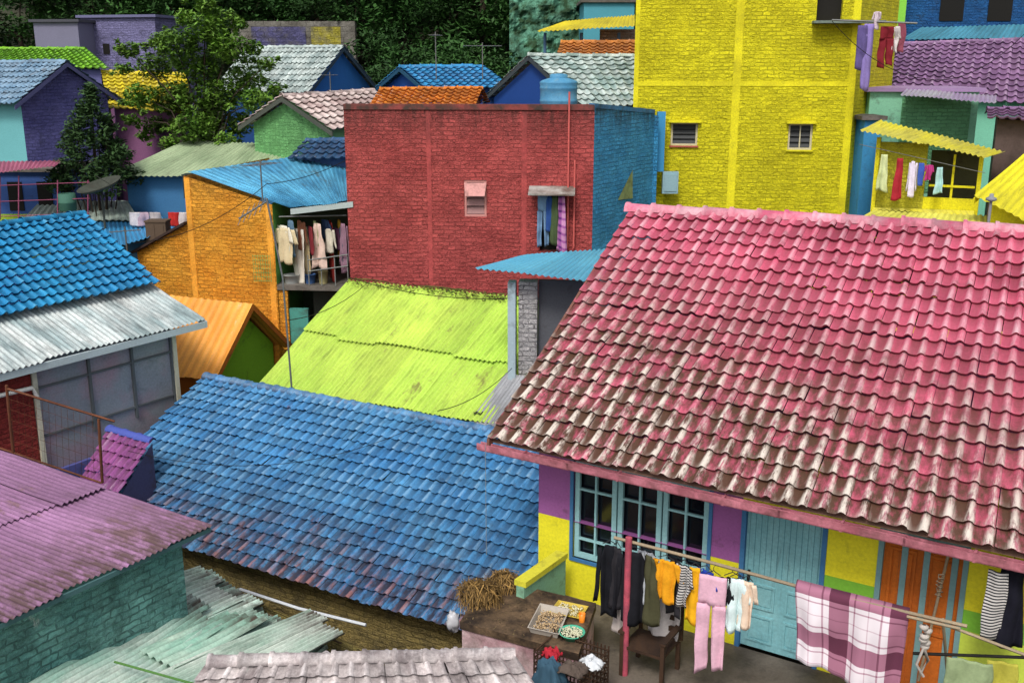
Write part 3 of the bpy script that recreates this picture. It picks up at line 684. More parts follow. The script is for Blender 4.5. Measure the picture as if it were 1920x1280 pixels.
for k,cx in enumerate(cols):
    q=.1+(.85*(k+R.uniform(.1,.9))/len(cols));tp=B+nd*NL*q+UP*(3.93-R.uniform(0,.25))+nn*R.uniform(.02,.6)
    hgt=R.uniform(.45,1.4) if k>2 else .85
    garment(('long','dress','shirt','cloth')[k%4] if k>1 else 'shirt',tp,(nd*(.9 if k<2 else R.uniform(.2,.9))+nn*-R.uniform(.2,.9)).normalized(),.7 if k<2 else R.uniform(.25,.55),hgt,cloth(cx),['cream shirt at the left end of the balcony rack, with sleeves spread','beige shirt second from the left on the balcony rack'][k] if k<2 else 'garment packed tight among others on the balcony clothes rack','clothes','garments packed on the balcony rack' if k>1 else None,hang=False)
for k,(px,py,r,hh,cc_,lab) in enumerate(((540,525,.2,.2,'#a0a3a0','round grey washing basin on the balcony floor'),(575,528,.14,.22,'#3a5a8a','small blue bucket beside the grey basin on the balcony'),(600,530,.12,.3,'#a8a070','beige jug at the middle of the balcony floor'))):
    p=AP(px,py,N1,nd)+nn*.3;p.z=zf
    mb=MB();mb.lathe(p,[(r*.8,0),(r,hh),(r*1.08,hh),(r*.9,hh-.02),(0,hh-.03)],18);tag(mb.build('basin' if k==0 else 'bucket',plain(cc_)),lab,'basin' if k==0 else 'bucket')
# ================= SMALL BLUE AWNING HUT
a1=AY(890,503,19.3);a2=AY(1100,527,18.9);a3=AY(1150,466,21.2);a4=AY(990,480,21.)
hut=thing('hut','narrow hut with light blue corrugated roof and whitewashed brick pillar','hut',V((a1.x+1,a1.y+1,-2)))
mb=MB();corr(mb,a1,a2,a4,a3,.09,.018,(0,1),.8,.03);mb.build('roof',corrm('#58a8c8','#64b4d0',.2),hut)
pp=AY(952,640,19.5)
d_=yawd(-5);P1=V((pp.x,pp.y,0));zt2=AY(960,530,19.5).z
mb=MB();mb.box(P1-UP*2,d_*.15,inw(d_)*.3,UP*(zt2+2));mb.build('post',plain('#a9bcc4',da=.35),hut)
mb=MB();mb.box(P1+d_*.2-UP*2+inw(d_)*.12,d_*.36,inw(d_)*.3,UP*(zt2+2));mb.build('pillar',brickm('#d0cccc',da=.35,br=.75),hut)
mb=MB();mb.box(P1+d_*.57-UP*2+inw(d_)*.3,d_*1.3,inw(d_)*.1,UP*(zt2+2));mb.build('back_wall',plain('#5a5c62',da=.3),hut)
# ================= BACKGROUND HOUSES
def Q(a,b,c,d):return [AY(*a),AY(*b),AY(*c),AY(*d)]
def bh(name,label,pts,z0,roofm,wallm,gab=None,**k):
    e1,e2,r1,r2=Q(*pts)
    return gable_house(name,label,e1,e2,r1,r2,z0,roofm,wallm,gab,**k)
whitet=tilem('#c6d2ce','#93a4a2',.42,dirt='#3a4240')
bh('house','house with pale green corrugated roof in front of the leafy tree',[(202,332,29),(520,330,28),(345,266,31.5),(560,270,30.5)],0,corrm('#a8ba94','#90a480',.38,rust=('#5f6e50',.4)),plain('#3f76a4'),kind='corr',pitch=.14,board=plain('#c0c8b8'))
bh('house','house with pinkish white tiled roof and pale green gable',[(622,246,27.8),(770,222,29.5),(527,181,29),(700,170,31)],0,tilem('#d4c4be','#ad9692',.42,dirt='#4c4240'),plain('#7fc890'),brickm('#84cc80',br=.35,topg=(9,6,'#3f6a44')),board=plain('#4c5048'),tw=.24,tl=.3)
bh('house','house with dark blue tiled roof edge left of the red brick building',[(540,300,26.8),(700,296,26.2),(575,264,28),(700,260,27.4)],0,tilem('#2c5078','#356088',.4),plain('#3a5a8a'),tw=.24,tl=.3)
bh('house','house with orange tiled roof behind the red brick building',[(690,206,28),(890,204,28),(712,168,30),(905,166,30)],1,tilem('#e68828','#c47020',.35),plain('#c0702a'))
bh('house','house with grey white tiled roof and deep blue gable behind the tree',[(400,172,38.5),(578,176,35),(462,90,41),(645,88,37)],2,whitet,plain('#27508c'),plain('#2f70b8',topg=(9,3,'#2a5a9a')),board=plain('#2a3c4c'),tw=.26,tl=.34)
bh('house','small house with bright blue tiled roof and dark blue gable in front of the trees',[(800,170,33),(960,166,33),(748,126,35),(905,124,35)],2,tilem('#2f94cc','#3a82b8',.3),plain('#1f4a8c'),plain('#20509c'),board=plain('#22506c'),tw=.24,tl=.3)
bh('house','house with white tiled roof and navy gable behind the water tank',[(1092,200,28.6),(1230,200,28),(990,104,31),(1210,106,30.4)],2,tilem('#ccd8d4','#98b0ac',.48,dirt='#3f5450'),plain('#1f4a8c'),plain('#1f4890'),board=plain('#3c464a'),tw=.24,tl=.3)
bh('house','purple brick house with blue grey tiled roof at the left edge',[(-200,200,33),(28,197,30),(-100,118,35),(126,116,31.5)],0,tilem('#86a4bc','#688ca8',.42),plain('#6cb0b4'),brickm('#7474b8','#6464a8',br=.45,da=.35),board=plain('#4a4c74'),tw=.26,tl=.3)
bh('house','house with vivid green tiled roof at the upper left',[(-60,122,37),(206,132,35.5),(-60,92,39),(160,92,38)],2,tilem('#7ebc24','#68a420',.25),plain('#5f5f8c'),plain('#7a6fb4'),tw=.26,tl=.3)
bh('house','low house with yellow tiled roof partly hidden by the leafy tree',[(205,205,33.5),(360,215,32.5),(190,135,36),(350,140,35)],1,tilem('#e6d228','#d0bc24',.28),plain('#8a5a80'),tw=.26,tl=.3)
def boxhouse(name,label,pa,pb,Y,ztop_py,z0,wm,depth=4,yaw=None,roofm=None,cat='house'):
    A=AY(pa,ztop_py,Y);Bq=AY(pb,ztop_py,Y)
    d=yawd(yaw or 0);L=(Bq.x-A.x)/d.x;n_=inw(d)
    t=thing(name,label,cat,V((A.x+L/2,A.y+1,z0)))
    mb=MB();o=V((A.x,A.y,z0));mb.box(o,d*L,n_*depth,UP*(A.z-z0));mb.build('wall',wm,t)
    mb=MB();mb.box(o+UP*(A.z-z0)-d*.12-n_*.12,d*(L+.24),n_*(depth+.24),UP*.1);mb.build('flat_roof',roofm or concrete,t)
    return t,A,d,n_
t,A,d,n_=boxhouse('house','flat roofed lavender house against the trees at the upper left',150,300,43,34,3,brickm('#8a86b4',br=.3,da=.35),yaw=-12,roofm=plain('#6a6a8c'))
for px in (195,222,250):
    p=AP(px,102,A,d);mb=MB();mb.box(p-n_*.03,d*.28,n_*.04,UP*.4);mb.build('window',dark,t)
t,A,d,n_=boxhouse('house','small grey shed roofed house beside the lavender house',62,150,42,42,3,plain('#77758c'),yaw=-8,roofm=plain('#4c4c55'))
wA=AY(432,40,46);wB=AY(665,38,46)
mb=MB();mb.box(V((wA.x,46,4)),V((wB.x-wA.x,0,0)),V((0,.5,0)),UP*(wA.z-4))
o=mb.build('wall',M('stone_wall','#6a665e','#87837a',asc=2,da=.4,brick=.5,bsz=(.35,.22)));tag(o,'rough stone retaining wall with purple and yellow painted patches below the trees','wall')
for a,b,h in ((470,575,'#64628f'),(582,640,'#b8ad3f')):
    A=AY(a,46,45.97);Bq=AY(b,100,45.97);mb=MB();mb.face([V((A.x,45.98,Bq.z)),V((Bq.x,45.98,Bq.z)),V((Bq.x,45.98,A.z-.1)),V((A.x,45.98,A.z-.1))]);mb.build('paint_patch',brickm(h,'#7a766e',da=.45,br=.5,bsz=(.35,.22),at=.56),o)
mb=MB();P=[];nx_,ny_=50,50
cA=AY(955,120,42);cB=AY(1100,-60,42)
for j in range(ny_+1):
    r=[]
    for i in range(nx_+1):
        x=cA.x+(cB.x-cA.x+1.5)*i/nx_;z=cA.z-1+(cB.z-cA.z+1)*j/ny_
        r.append(V((x,42.5+j*.04+NZ.fractal(V((x*1.2,z*1.2,3)),.9,2.2,5)*.7,z)))
    P.append(r)
mb.grid(P,[[(p.x,p.z) for p in r] for r in P],[[(.5,.5,.5)]*(nx_+1) for _ in P],sm=False)
tag(mb.build('rock_face',M('mint_rock','#6aa88e','#2c4a2c',asc=2.2,at=.47,da=.55,dirt='#1a2814',bump=.8,fine=.6)),'mossy mint green painted rock face among the trees','rock')
t,A,d,n_=boxhouse('house','teal house under the yellow awning at the top centre',1095,1190,41,5,3,plain('#4f9aa8'),yaw=0)
e1,e2,r1,r2=Q((1008,60,36),(1190,50,35.5),(1062,40,38.5),(1190,28,38.5))
aw=thing('awning','yellow corrugated awning on posts left of the tall yellow building','awning',V((e1.x,e1.y,3)))
mb=MB();corr(mb,e1,e2,r1,r2,.12,.02);mb.build('roof',corrm('#dcca20','#c4b420',.3),aw)
for px in (1022,1090,1160):
    p=AY(px,70,36.4);mb=MB();mb.tube([V((p.x,p.y,3)),V((p.x,p.y,e1.z-.02))],.06,6);mb.build('post',plain('#4a6a8a'),aw)
mb=MB();p=AY(1125,80,37);mb.box(V((p.x,p.y,3)),V((1.6,0,0)),V((0,.2,0)),UP*(AY(1125,55,37).z-3));mb.build('wall',brickm('#b8a898',da=.3,br=.55),aw)
bh('house','house with weathered orange tiled roof below the yellow awning',[(1040,118,33),(1200,118,32.6),(1052,80,35),(1200,78,34.5)],2,tilem('#d88a3a','#b87030',.4),plain('#7a6a5a'),tw=.26,tl=.3)
bh('house','house with purple tiled roof at the right edge above the green wall',[(1610,168,32),(2000,205,29.5),(1650,84,34.5),(2000,72,32.5)],0,tilem('#957098','#7c5a82',.35,dirt='#3f2f3c',wear=('#c0a8be',.6)),plain('#7fc8ac'),plain('#7fc8ac'),tw=.25,tl=.3,amp=.06)
t,A,d,n_=boxhouse('house','mint green plastered house with green brick panel behind the yellow shed',1632,1828,27.5,172,0,plain('#8fd0ae',da=.35),depth=2.5,yaw=-6,roofm=plain('#9a7fa4'))
p=AP(1686,250,A,d);p2_=AP(1822,182,A,d);mb=MB();mb.box(V((p.x,p.y,p.z-1.5))-n_*.03,d*hz(p2_-p).length,n_*.05,UP*(p2_.z-p.z+1.5));mb.build('brick_panel',brickm('#84cc94',br=.45),t)
e1,e2,r1,r2=Q((1688,180,26.4),(1868,193,26),(1700,168,27.3),(1868,180,27))
mb=MB();corr(mb,e1,e2,r1,r2,.12,.015);mb.build('awning',corrm('#9f8aac','#b0b0b4',.35),t)
t,A,d,n_=boxhouse('house','bright blue house at the top right corner',1702,2000,38,-60,3,brickm('#2a6cac','#2460a0',da=.4,br=.5),yaw=-5)
for px in (1760,1850):
    p=AP(px,40,A,d);mb=MB();mb.box(p-n_*.03,d*.8,n_*.04,UP*.9);mb.build('window',dark,t)
t,A,d,n_=boxhouse('house','lime green house peeking behind the yellow building',1640,1704,37,-60,3,plain('#88d048'),yaw=-5)
bh('house','teal roofed low house at the top right corner',[(1690,75,34.5),(2000,72,33.5),(1730,52,35.5),(2000,45,35)],2,corrm('#4a90a8','#3f8094',.35),plain('#1f5f8c'),kind='corr',pitch=.14)
bh('house','low dark house with lilac tiled roof at the right edge',[(1850,225,25),(2000,232,24.6),(1850,205,26),(2000,205,25.6)],0,tilem('#906a92','#785a80',.35),plain('#5a4a44',da=.5),tw=.24,tl=.28)
# yellow shed
e1,e2,r1,r2=Q((1612,245,24.6),(1850,298,23.4),(1652,226,26),(1884,287,24.8))
sh=thing('shed','yellow shed with slanted corrugated roof and laundry hung in front','shed',V((e1.x+1,e1.y+1,0)))
ym=corrm('#dcd23a','#ccc458',.45,dirt='#6a6430')
mb=MB();corr(mb,e1,e2,r1,r2,.12,.02,(0,1),.7,.1);mb.build('roof',ym,sh)
sd=hz(e2-e1).normalized();sn=inw(sd);W1=hz(e1)+sn*.45
SH=lambda px,py:SR(px,py,W1,sd)
a0=SH(1645,300);a1_=SH(1738,300);a2_=SH(1838,300);zlow=SH(1700,392)[1];ztl=SH(1650,258)[1];ztr=SH(1838,292)[1];zop=SH(1780,372)[1]
ysb=brickm('#d4cc36',br=.3,da=.35)
mb=MB();mb.box(W1+sd*a0[0]+UP*0,sd*(a1_[0]-a0[0]),sn*.1,UP*(ztl-.1));mb.build('wall',ysb,sh)
mb=MB();mb.box(W1+sd*(a1_[0]+.002),sd*(a2_[0]-a1_[0]),sn*.1,UP*zop);mb.build('wall',yp,sh)
mb=MB();mb.box(W1+sd*(a1_[0]+.002)+sn*1.2,sd*(a2_[0]-a1_[0]),sn*.1,UP*ztr);mb.build('back_wall',plain('#55543a',da=.4),sh)
for q in (a0[0]-.05,a2_[0]-.02):
    mb=MB();mb.box(W1+sd*q-sn*.03,sd*.09,sn*.14,UP*(ztl if q<a1_[0] else ztr));mb.build('post',yp,sh)
mb=MB();mb.box(W1+sd*(a1_[0]+.1)+sn*.02+UP*(zop+.25),sd*(a2_[0]-a1_[0]-.15),sn*.03,UP*.05);mb.box(W1+sd*((a1_[0]+a2_[0])/2)+sn*.06+UP*zop,sd*.05,sn*.03,UP*(ztr-zop));mb.build('window_frame',yp,sh)
mb=MB();q0=W1+sd*a0[0];q1_=W1+sd*a2_[0];mb.face([q0-sn*.7+UP*(zlow-.35),q1_-sn*.7+UP*(zlow-.3),q1_-sn*.02+UP*(zlow+.05),q0-sn*.02+UP*(zlow+.0)]);mb.build('lower_roof',ym,sh)
mb=MB();lz1=e1-UP*.32+sn*.1;lz2=e2-UP*.32+sn*.1;mb.tube([lz1,lz2],.008,5);mb.build('clothes_line',steel,sh)
for k,(px,w_,h_,cx,kd_,lab) in enumerate(((1662,.26,.85,'#c6cf9a','dress','pale green cloth hung on the yellow shed'),(1692,.22,.95,'#a32c38','dress','dark red dress hung on the yellow shed'),(1717,.2,.8,'#d8cfe4','long','pale lilac shirt hung on the yellow shed'),(1732,.1,.5,'#3f5aac','cloth','narrow blue cloth hung on the yellow shed'),(1747,.2,.35,'#b03a7a','shirt','small magenta top hung on the yellow shed'),(1767,.2,.6,'#a9d0d0','dress','pale aqua dress hung on the yellow shed'))):
    f=(px-1612)/(1848-1612);garment(kd_,lz1.lerp(lz2,f)-UP*.1,sd,w_*1.1,h_,cloth(cx),lab,hang=False)
bh('house','house with yellow corrugated roof at the right edge behind the pink ridge',[(1825,370,22.5),(2000,455,20.5),(1925,285,24.5),(2050,330,22.8)],0,corrm('#dcd226','#c8be24',.4),yp,kind='corr',pitch=.14,board=yp)
bh('house','low pale yellow roof between the yellow building and pink ridge',[(1600,418,23),(1850,440,22),(1640,394,24),(1850,405,23)],0,corrm('#dcd860','#cac654',.28),yp,kind='corr',pitch=.14)
t,A,d,n_=boxhouse('house','narrow blue wall squeezed between yellow building and yellow shed',1622,1652,26.5,225,0,plain('#3f90c4',da=.35),yaw=0,depth=1)
bh('house','low house with bright blue corrugated roof behind the orange brick wall',[(150,480,24.5),(330,430,26),(150,418,27),(310,416,28)],-1,corrm('#3f94c8','#3a82b0',.3),plain('#3a6a8a'),kind='corr',pitch=.12)
bh('house','low house with dirty white sheet roof below the satellite dish',[(40,414,27.5),(260,414,27.5),(80,376,29.5),(240,378,29.5)],-1,corrm('#b8c8bc','#98a89e',.45),plain('#5f7a6a'),kind='corr',pitch=.14)
t,A,d,n_=boxhouse('house','dark blue and lime ground floor room under the pink balcony',-60,110,29,322,0,plain('#3a5a9a',da=.3),yaw=0,depth=2)
for px in (20,75):
    p=AP(px,395,A,d);mb=MB();mb.box(p-n_*.03,d*.4,n_*.04,UP*.8);mb.build('window',dark,t)
mb=MB();p=AP(-60,418,A,d);mb.box(V((p.x,p.y,p.z-1))-n_*.02,d*2.3,n_*.03,UP*1.25);mb.build('painted_band',plain('#9ab832'),t)
pkm=plain('#8f4864',da=.3)
pb=thing('balcony_frame','pink metal balcony frame with sheet canopy at the left edge','balcony',AY(60,410,27.5))
e1,e2,r1,r2=Q((-60,332,27),(105,312,27),(-60,306,28.5),(118,300,28.5))
mb=MB();corr(mb,e1,e2,r1,r2,.12,.015);mb.build('canopy',corrm('#b86480','#a05470',.35),pb)
mb=MB()
for px in (0,35,108,165):
    y0=338 if px>100 else 330;mb.tube([AY(px,412,27.2),AY(px,y0,27.2)],.018,5)
for py in (342,372,400):mb.tube([AY(-60,py+8,27.2),AY(168,py,27.2)],.012,5)
mb.build('railing',pkm,pb)
mb=MB();c=AY(190,356,26.6);ax=V((-.25,-.22,1)).normalized();mb.lathe(c,[(0,.0),(.3,.03),(.46,.09),(.56,.16),(.57,.16),(.46,.07),(0,-.02)],26,ax)
mb.tube([c,c-UP*1.2],.03,6);mb.tube([c+ax*.4,c+ax*.1+V((.35,0,0))],.01,4)
tag(mb.build('satellite_dish',M('dish','#4a4e46','#34382f',da=.4)),'large dull grey satellite dish left of the pale green roof','satellite dish')
# clutter between the left houses
for k,(px,py,Y,hh,cx,lab) in enumerate(((275,455,25.6,.5,'#5a4a3c','brown box on the blue sheet roof behind the orange wall'),(128,395,27.3,.45,'#3f6a5a','dark green drum below the satellite dish'),(345,372,28.2,.6,'#2f3a34','dark cabinet in shadow under the pale green roof'))):
    p=AY(px,py,Y);mb=MB()
    if k==1: mb.lathe(p,[(.2,0),(.22,.02),(.22,.2),(.235,.22),(.22,.24),(.22,hh),(.2,hh),(0,hh-.02)],18)
    else:
        mb.box(p,V((.5,0,0)),V((0,.4,0)),UP*hh);mb.box(p+V((-.02,-.02,hh)),V((.54,0,0)),V((0,.44,0)),UP*.04);mb.box(p+V((.04,-.012,.05)),V((.18,0,0)),V((0,.01,0)),UP*(hh-.1));mb.box(p+V((.27,-.012,.05)),V((.18,0,0)),V((0,.01,0)),UP*(hh-.1))
    tag(mb.build(['crate','drum','cabinet'][k],plain(cx,da=.3)),lab,['crate','drum','cabinet'][k])
# ================= NEAR BITS
e1=AZ(150,905,.35);e2=AZ(225,925,.35);r1=AZ(205,803,1.0);r2=AZ(285,825,1.0)
mb=MB();tiles(mb,e1,e2,r1,r2,.19,.22);o=mb.build('tiled_canopy',tilem('#a05896','#8c4e88',.3));tag(o,'small magenta tiled canopy beside the blue tiled roof','canopy')
mb=MB();ridge(mb,r1,r2,.08);mb.build('ridge_cap',plain('#4a58a8'),o)
mb=MB();k=V((0,0,-3.2));mb.face([e1+k,e2+k,e2-UP*.05,e1-UP*.05]);mb.face([e2+k,r2+k,r2-UP*.05,e2-UP*.05]);mb.build('wall',plain('#4a4a6c',da=.4),o)
# pale green sheets
def pgs(b,a,da): return M('pale_green_sheet',b,a,asc=1.2,da=da,dirt='#56665a',streak=1,rv=.25,rough=.55,gul=.65,rust=('#6a5644',.38),eave=('#4a3830',.6,1.2))
pg1=pgs('#a4d0be','#dce6dc',.42);pg2=pgs('#dce8dc','#a8ccb8',.48);pg3=pgs('#94c4b0','#ccdccc',.5)
def shed(label,a,b,c,dd,zs,m_,sw=.7,name='roof_sheet'):
    P=[AZ(*x,z) for x,z in zip((a,b,c,dd),zs)]
    mb=MB();corr(mb,P[0],P[1],P[2],P[3],.095,.026,(0,1),sw,.16,.06);o=mb.build(name,m_);tag(o,label,'roof sheet')
shed('broad pale green corrugated roof lying below all the loose sheets at the lower left',(600,1232),(385,1075),(60,1560),(-260,1300),(.02,.12,.3,.4),pg3,.8)
shed('whitish green corrugated sheet along the foot of the teal brick wall',(470,1120),(372,1064),(-60,1390),(-180,1290),(.16,.2,.46,.5),pg2)
shed('greenish white corrugated sheet in the middle of the overlapping sheets',(545,1182),(455,1118),(80,1420),(-30,1330),(.13,.16,.42,.46),pg1,.5)
shed('pale green sheet with jagged end just above the white tiled roof',(610,1222),(525,1163),(260,1480),(110,1390),(.1,.13,.4,.42),pg3)
shed('whitish corrugated sheet pointing furthest right below the blue eave',(655,1186),(570,1148),(230,1410),(140,1330),(.17,.2,.5,.54),pg2,.6)
shed('short turquoise sheet crossing over the others near the bottom edge',(430,1175),(345,1128),(150,1360),(50,1290),(.26,.28,.55,.57),pg1,.5)
shed('rust stained pale sheet piece lying skewed over the middle sheets',(505,1165),(425,1150),(330,1255),(262,1225),(.28,.27,.42,.43),pg3,.5)
mb=MB();aa=AZ(720,1235,-.4);bb=AZ(420,1100,-.3);mb.face([bb-UP*2.6,aa-UP*2.6,aa,bb]);tag(mb.build('brick_wall',brickm('#a89858',da=.55,br=.7)),'mustard brick wall in shadow under the blue tiled eave','wall')
for k,(pa_,pb_,za,cx,lab) in enumerate((((430,1300),(215,1240),.62,'#4f7a3a','thin green wooden batten lying on the corrugated sheets'),((640,1205),(500,1150),.0,'#5a4a38','weathered wooden beam under the right sheet ends'))):
    mb=MB();mb.tube([AZ(*pa_,za),AZ(*pb_,za)],.018,4);tag(mb.build('batten',plain(cx)),lab,'batten')
mb=MB();mb.tube([AZ(450,1104,-.1),AZ(560,1140,-.1),AZ(686,1171,-.1)],.024,8);tag(mb.build('drain_pipe',plain('#c4c8cc',da=.25)),'white plastic pipe running below the blue tiled eave','pipe')
# white tile roof at bottom
wm=M('white_tile','#dcd2d0','#a89c9c',asc=2.5,da=.45,dirt='#4a4244',rv=.3,gul=.5,wear=('#ece6e6',.4),fine=.45)
e1=AZ(250,1460,.2);e2=AZ(1130,1475,.2);r1=AZ(390,1240,1.);r2=AZ(890,1226,1.0);r2=r1+(r2-r1)*1.15
gable_house('house','house with dirty white tiled roof along the bottom edge',e1,e2,r1,r2,-3,wm,plain('#b09a9a'),capm=wm,tw=.2,tl=.25,amp=.055)
# crumpled bag
mb=MB();c=AZ(850,1178,.45);P=[]
for j in range(11):
    th=math.pi*j/10
    P.append([c+UP*.1+V((math.sin(th)*math.cos(f_)*.08,math.sin(th)*math.sin(f_)*.07,math.cos(th)*.13))*(1+.6*NZ.noise(V((math.cos(f_)*2.5,math.sin(f_)*2.5,th*2.5)))) for f_ in [2*math.pi*i/14 for i in range(15)]])
mb.grid(P,[[(p.x,p.z) for p in r] for r in P],[[(.5,.5,.5)]*15 for _ in P]);tag(mb.build('plastic_bag',plain('#b8b8bc',rough=.35)),'crumpled white plastic bag at the left end of the ledge','bag')
# rusty railing
rl=thing('railing','rusty metal railing with mesh in front of the screened porch','railing',AZ(190,905,-.2))
T=[AY(12,728,14.5),AY(215,790,14.5)]
mb=MB();mb.tube(T,.018,6);mb.tube([AY(185,785,14.5),AY(192,905,14.5)],.022,6);mb.tube([AY(12,722,14.5),AY(25,850,14.5)],.022,6);mb.tube([AY(0,840,14.5),AY(190,905,14.5)],.016,6);mb.build('frame',rust,rl)
mb=MB()
for k in range(14):
    f=k/14;mb.tube([AY(20+f*165,735+f*50,14.5),AY(28+f*160,850+f*52,14.5)],.0025,4)
for k in range(1,6):
    f=k/6;mb.tube([AY(16,728+f*115,14.5),AY(188,787+f*112,14.5)],.0025,4)
mb.build('wire_mesh',rust,rl)
# ================= CLOTHES LINE
pb_=AZ(1171,1264,0);mb=MB();mb.tube([pb_,pb_+UP*1.0,pb_+UP*1.9],.042,8);ps=mb.build('post',M('pink_post','#c05466','#9f4a5a',asc=4,da=.4));tag(ps,'pink painted wooden post carrying the bamboo laundry pole','post')
L1=AZ(1176,1020,1.83)+n*.1;L2=AZ(1735,1164,1.72)+n*.1;ld=hz(L2-L1).normalized()
mb=MB();mb.tube([L1-ld*.22,L1.lerp(L2,.3)-UP*.01,L1.lerp(L2,.6)-UP*.03,L2,L2+ld*.4],.022,8);tag(mb.build('bamboo_pole',bamboo),'long bamboo laundry pole in front of the yellow house','pole')
def onL(px):
    best=None
    for k in range(601):
        p=L1.lerp(L2,-.2+k/600*1.3);d=p-CAM
        z=d.y*CP-d.z*SP;x=960+F*d.x/z
        if best is None or abs(x-px)<best[0]:best=(abs(x-px),p)
    return best[1]
def stripem():
    m=M('striped_cloth','#c8c4c0',da=0,rough=.95,fine=.1);N=m.node_tree.nodes;L=m.node_tree.links;bs=N['Principled BSDF']
    tc=N.new('ShaderNodeTexCoord');wv=N.new('ShaderNodeTexWave');wv.bands_direction='Y';wv.inputs['Scale'].default_value=9;L.new(tc.outputs['UV'],wv.inputs[0])
    r=N.new('ShaderNodeValToRGB');r.color_ramp.interpolation='CONSTANT';r.color_ramp.elements[0].color=col('#2a2a30');r.color_ramp.elements[1].position=.45;r.color_ramp.elements[1].color=col('#c8c4c0')
    L.new(wv.outputs['Fac'],r.inputs[0]);L.new(r.outputs[0],bs.inputs['Base Color']);return m
G=[(1143,'long',.36,.98,'#1c1d22','black long sleeved jacket left of the pink post'),
(1158,'dress',.24,.8,'#2e2c30','charcoal garment between the black jacket and the pink post'),
(1190,'long',.5,.98,'#212126','black jacket right of the pink post'),
(1208,'shirt',.34,.7,'#b8bcc2','pale grey shirt squeezed behind the black jacket'),
(1222,'dress',.3,.9,'#4a4934','olive dark garment right of the pale grey shirt'),
(1250,'shirt',.44,.56,'#e29c22','mustard yellow shirt on the bamboo pole'),
(1262,'dress',.26,.75,'#2c2a2e','dark garment hanging behind the mustard yellow shirt'),
(1284,'shirt',.32,.54,None,'black and white striped small shirt beside the mustard shirt'),
(1304,'dress',.24,.74,'#e8ac22','narrow golden yellow garment on the bamboo pole'),
(1326,'shirt',.38,.42,'#2a44a8','royal blue child shirt on the bamboo pole'),
(1343,'pants',.36,1.28,'#dcaec0','long pale pink trousers hanging lowest on the bamboo pole'),
(1374,'shirt',.4,.4,'#1e1e22','small black shirt right of the pink trousers'),
(1384,'shirt',.34,.68,'#d4e6e6','white child dress with aqua tint below the small black shirt'),
(1402,'shirt',.28,.6,'#e2cab4','cream and peach child shirt nearest the plaid blanket')]
for k,(px,kd_,w_,h_,cx,lab) in enumerate(G):
    p=onL(px)-UP*.13;a=R.uniform(-25,40)
    if kd_=='pants':p=p-n*.08;a=5
    if 'behind' in lab:p=p+n*.09
    garment(kd_,p,(ld*math.cos(math.radians(a))+V((-ld.y,ld.x,0))*math.sin(math.radians(a))),w_,h_,cloth(cx) if cx else stripem(),lab)
def plaid():
    m=bpy.data.materials.new('plaid');m.use_nodes=True;N=m.node_tree.nodes;L=m.node_tree.links;bs=N['Principled BSDF'];bs.inputs['Roughness'].default_value=.95
    tc=N.new('ShaderNodeTexCoord');s=N.new('ShaderNodeSeparateXYZ');L.new(tc.outputs['UV'],s.inputs[0])
    outs=[]
    for ax,per,off in ((0,.66,.3),(1,.72,.15)):
        mm=N.new('ShaderNodeMath');mm.operation='MULTIPLY_ADD';L.new(s.outputs[ax],mm.inputs[0]);mm.inputs[1].default_value=1/per;mm.inputs[2].default_value=10+off
        fr=N.new('ShaderNodeMath');fr.operation='FRACT';L.new(mm.outputs[0],fr.inputs[0])
        r=N.new('ShaderNodeValToRGB');r.color_ramp.interpolation='CONSTANT';el=r.color_ramp.elements
        el[0].position=0;el[0].color=(0,0,0,1);el[1].position=.28;el[1].color=(1,1,1,1)
        for p_,v in ((.36,.3),(.39,1),(.6,.6),(.62,1),(.82,.3),(.85,1),(.95,0)):
            q=el.new(p_);q.color=(v,v,v,1)
        L.new(fr.outputs[0],r.inputs[0]);outs.append(r.outputs[0])
    ad=N.new('ShaderNodeMath');ad.operation='ADD';L.new(outs[0],ad.inputs[0]);L.new(outs[1],ad.inputs[1])
    hf=N.new('ShaderNodeMath');hf.operation='MULTIPLY';hf.inputs[1].default_value=.5;L.new(ad.outputs[0],hf.inputs[0])
    r=N.new('ShaderNodeValToRGB');el=r.color_ramp.elements;el[0].color=col('#5c2a40');el[1].color=col('#e2d8de');q=el.new(.5);q.color=col('#a06a80')
    L.new(hf.outputs[0],r.inputs[0]);L.new(r.outputs[0],bs.inputs['Base Color']);return m
pa,pb2=onL(1492),onL(1705);mid=(pa+pb2)/2;wl=(pb2-pa).length;bdir=(pb2-pa).normalized()
mb=MB();P=[];U=[];ln=inw(hz(bdir))
for j in range(30):
    t=j/29*1.55-.45
    r=[];u=[]
    for i in range(41):
        q=i/40;x=(q-.5)*wl
        off=ln*.03 if t<0 else -ln*.035
        zz=(-abs(t)) if abs(t)>.03 else .03
        am=min(1,abs(t)*2)
        w_=(math.sin(x*9+j*.1)*.045+math.sin(x*23+1+j*.05)*.022+NZ.noise(V((x*3,t*2,5)))*.07)*am
        drop=.9+.06*math.sin(x*5+1)+(.04*(q-.5))
        r.append(mid+bdir*(x*(1-.07*abs(t))+.03*abs(t))+off+ln*w_*(1 if t>0 else .5)+UP*(zz*(drop if t>0 else 1)));u.append((x,t))
    P.append(r);U.append(u)
mb.grid(P,U,[[(.5,.5,.5)]*41 for _ in P]);o=mb.build('blanket',plaid());o.modifiers.new('t','SOLIDIFY').thickness=.012;tag(o,'plaid maroon and white blanket folded over the bamboo pole','blanket')
bs_=[((1778,1040),2.0,(1722,1275),.4,'leaning rope tied bamboo pole at the right of the blanket'),((1768,1160),1.6,(1778,1285),.5,'short upright bamboo stick behind the rope knot'),((1782,1174),1.7,(1930,1230),1.6,'bamboo rail running to the right edge, upper one'),((1712,1224),1.3,(1930,1232),1.35,'dark metal rail running to the right edge, lower one'),((1700,1155),1.78,(1800,1178),1.74,'short bamboo crosspiece lashed above the rope knot')]
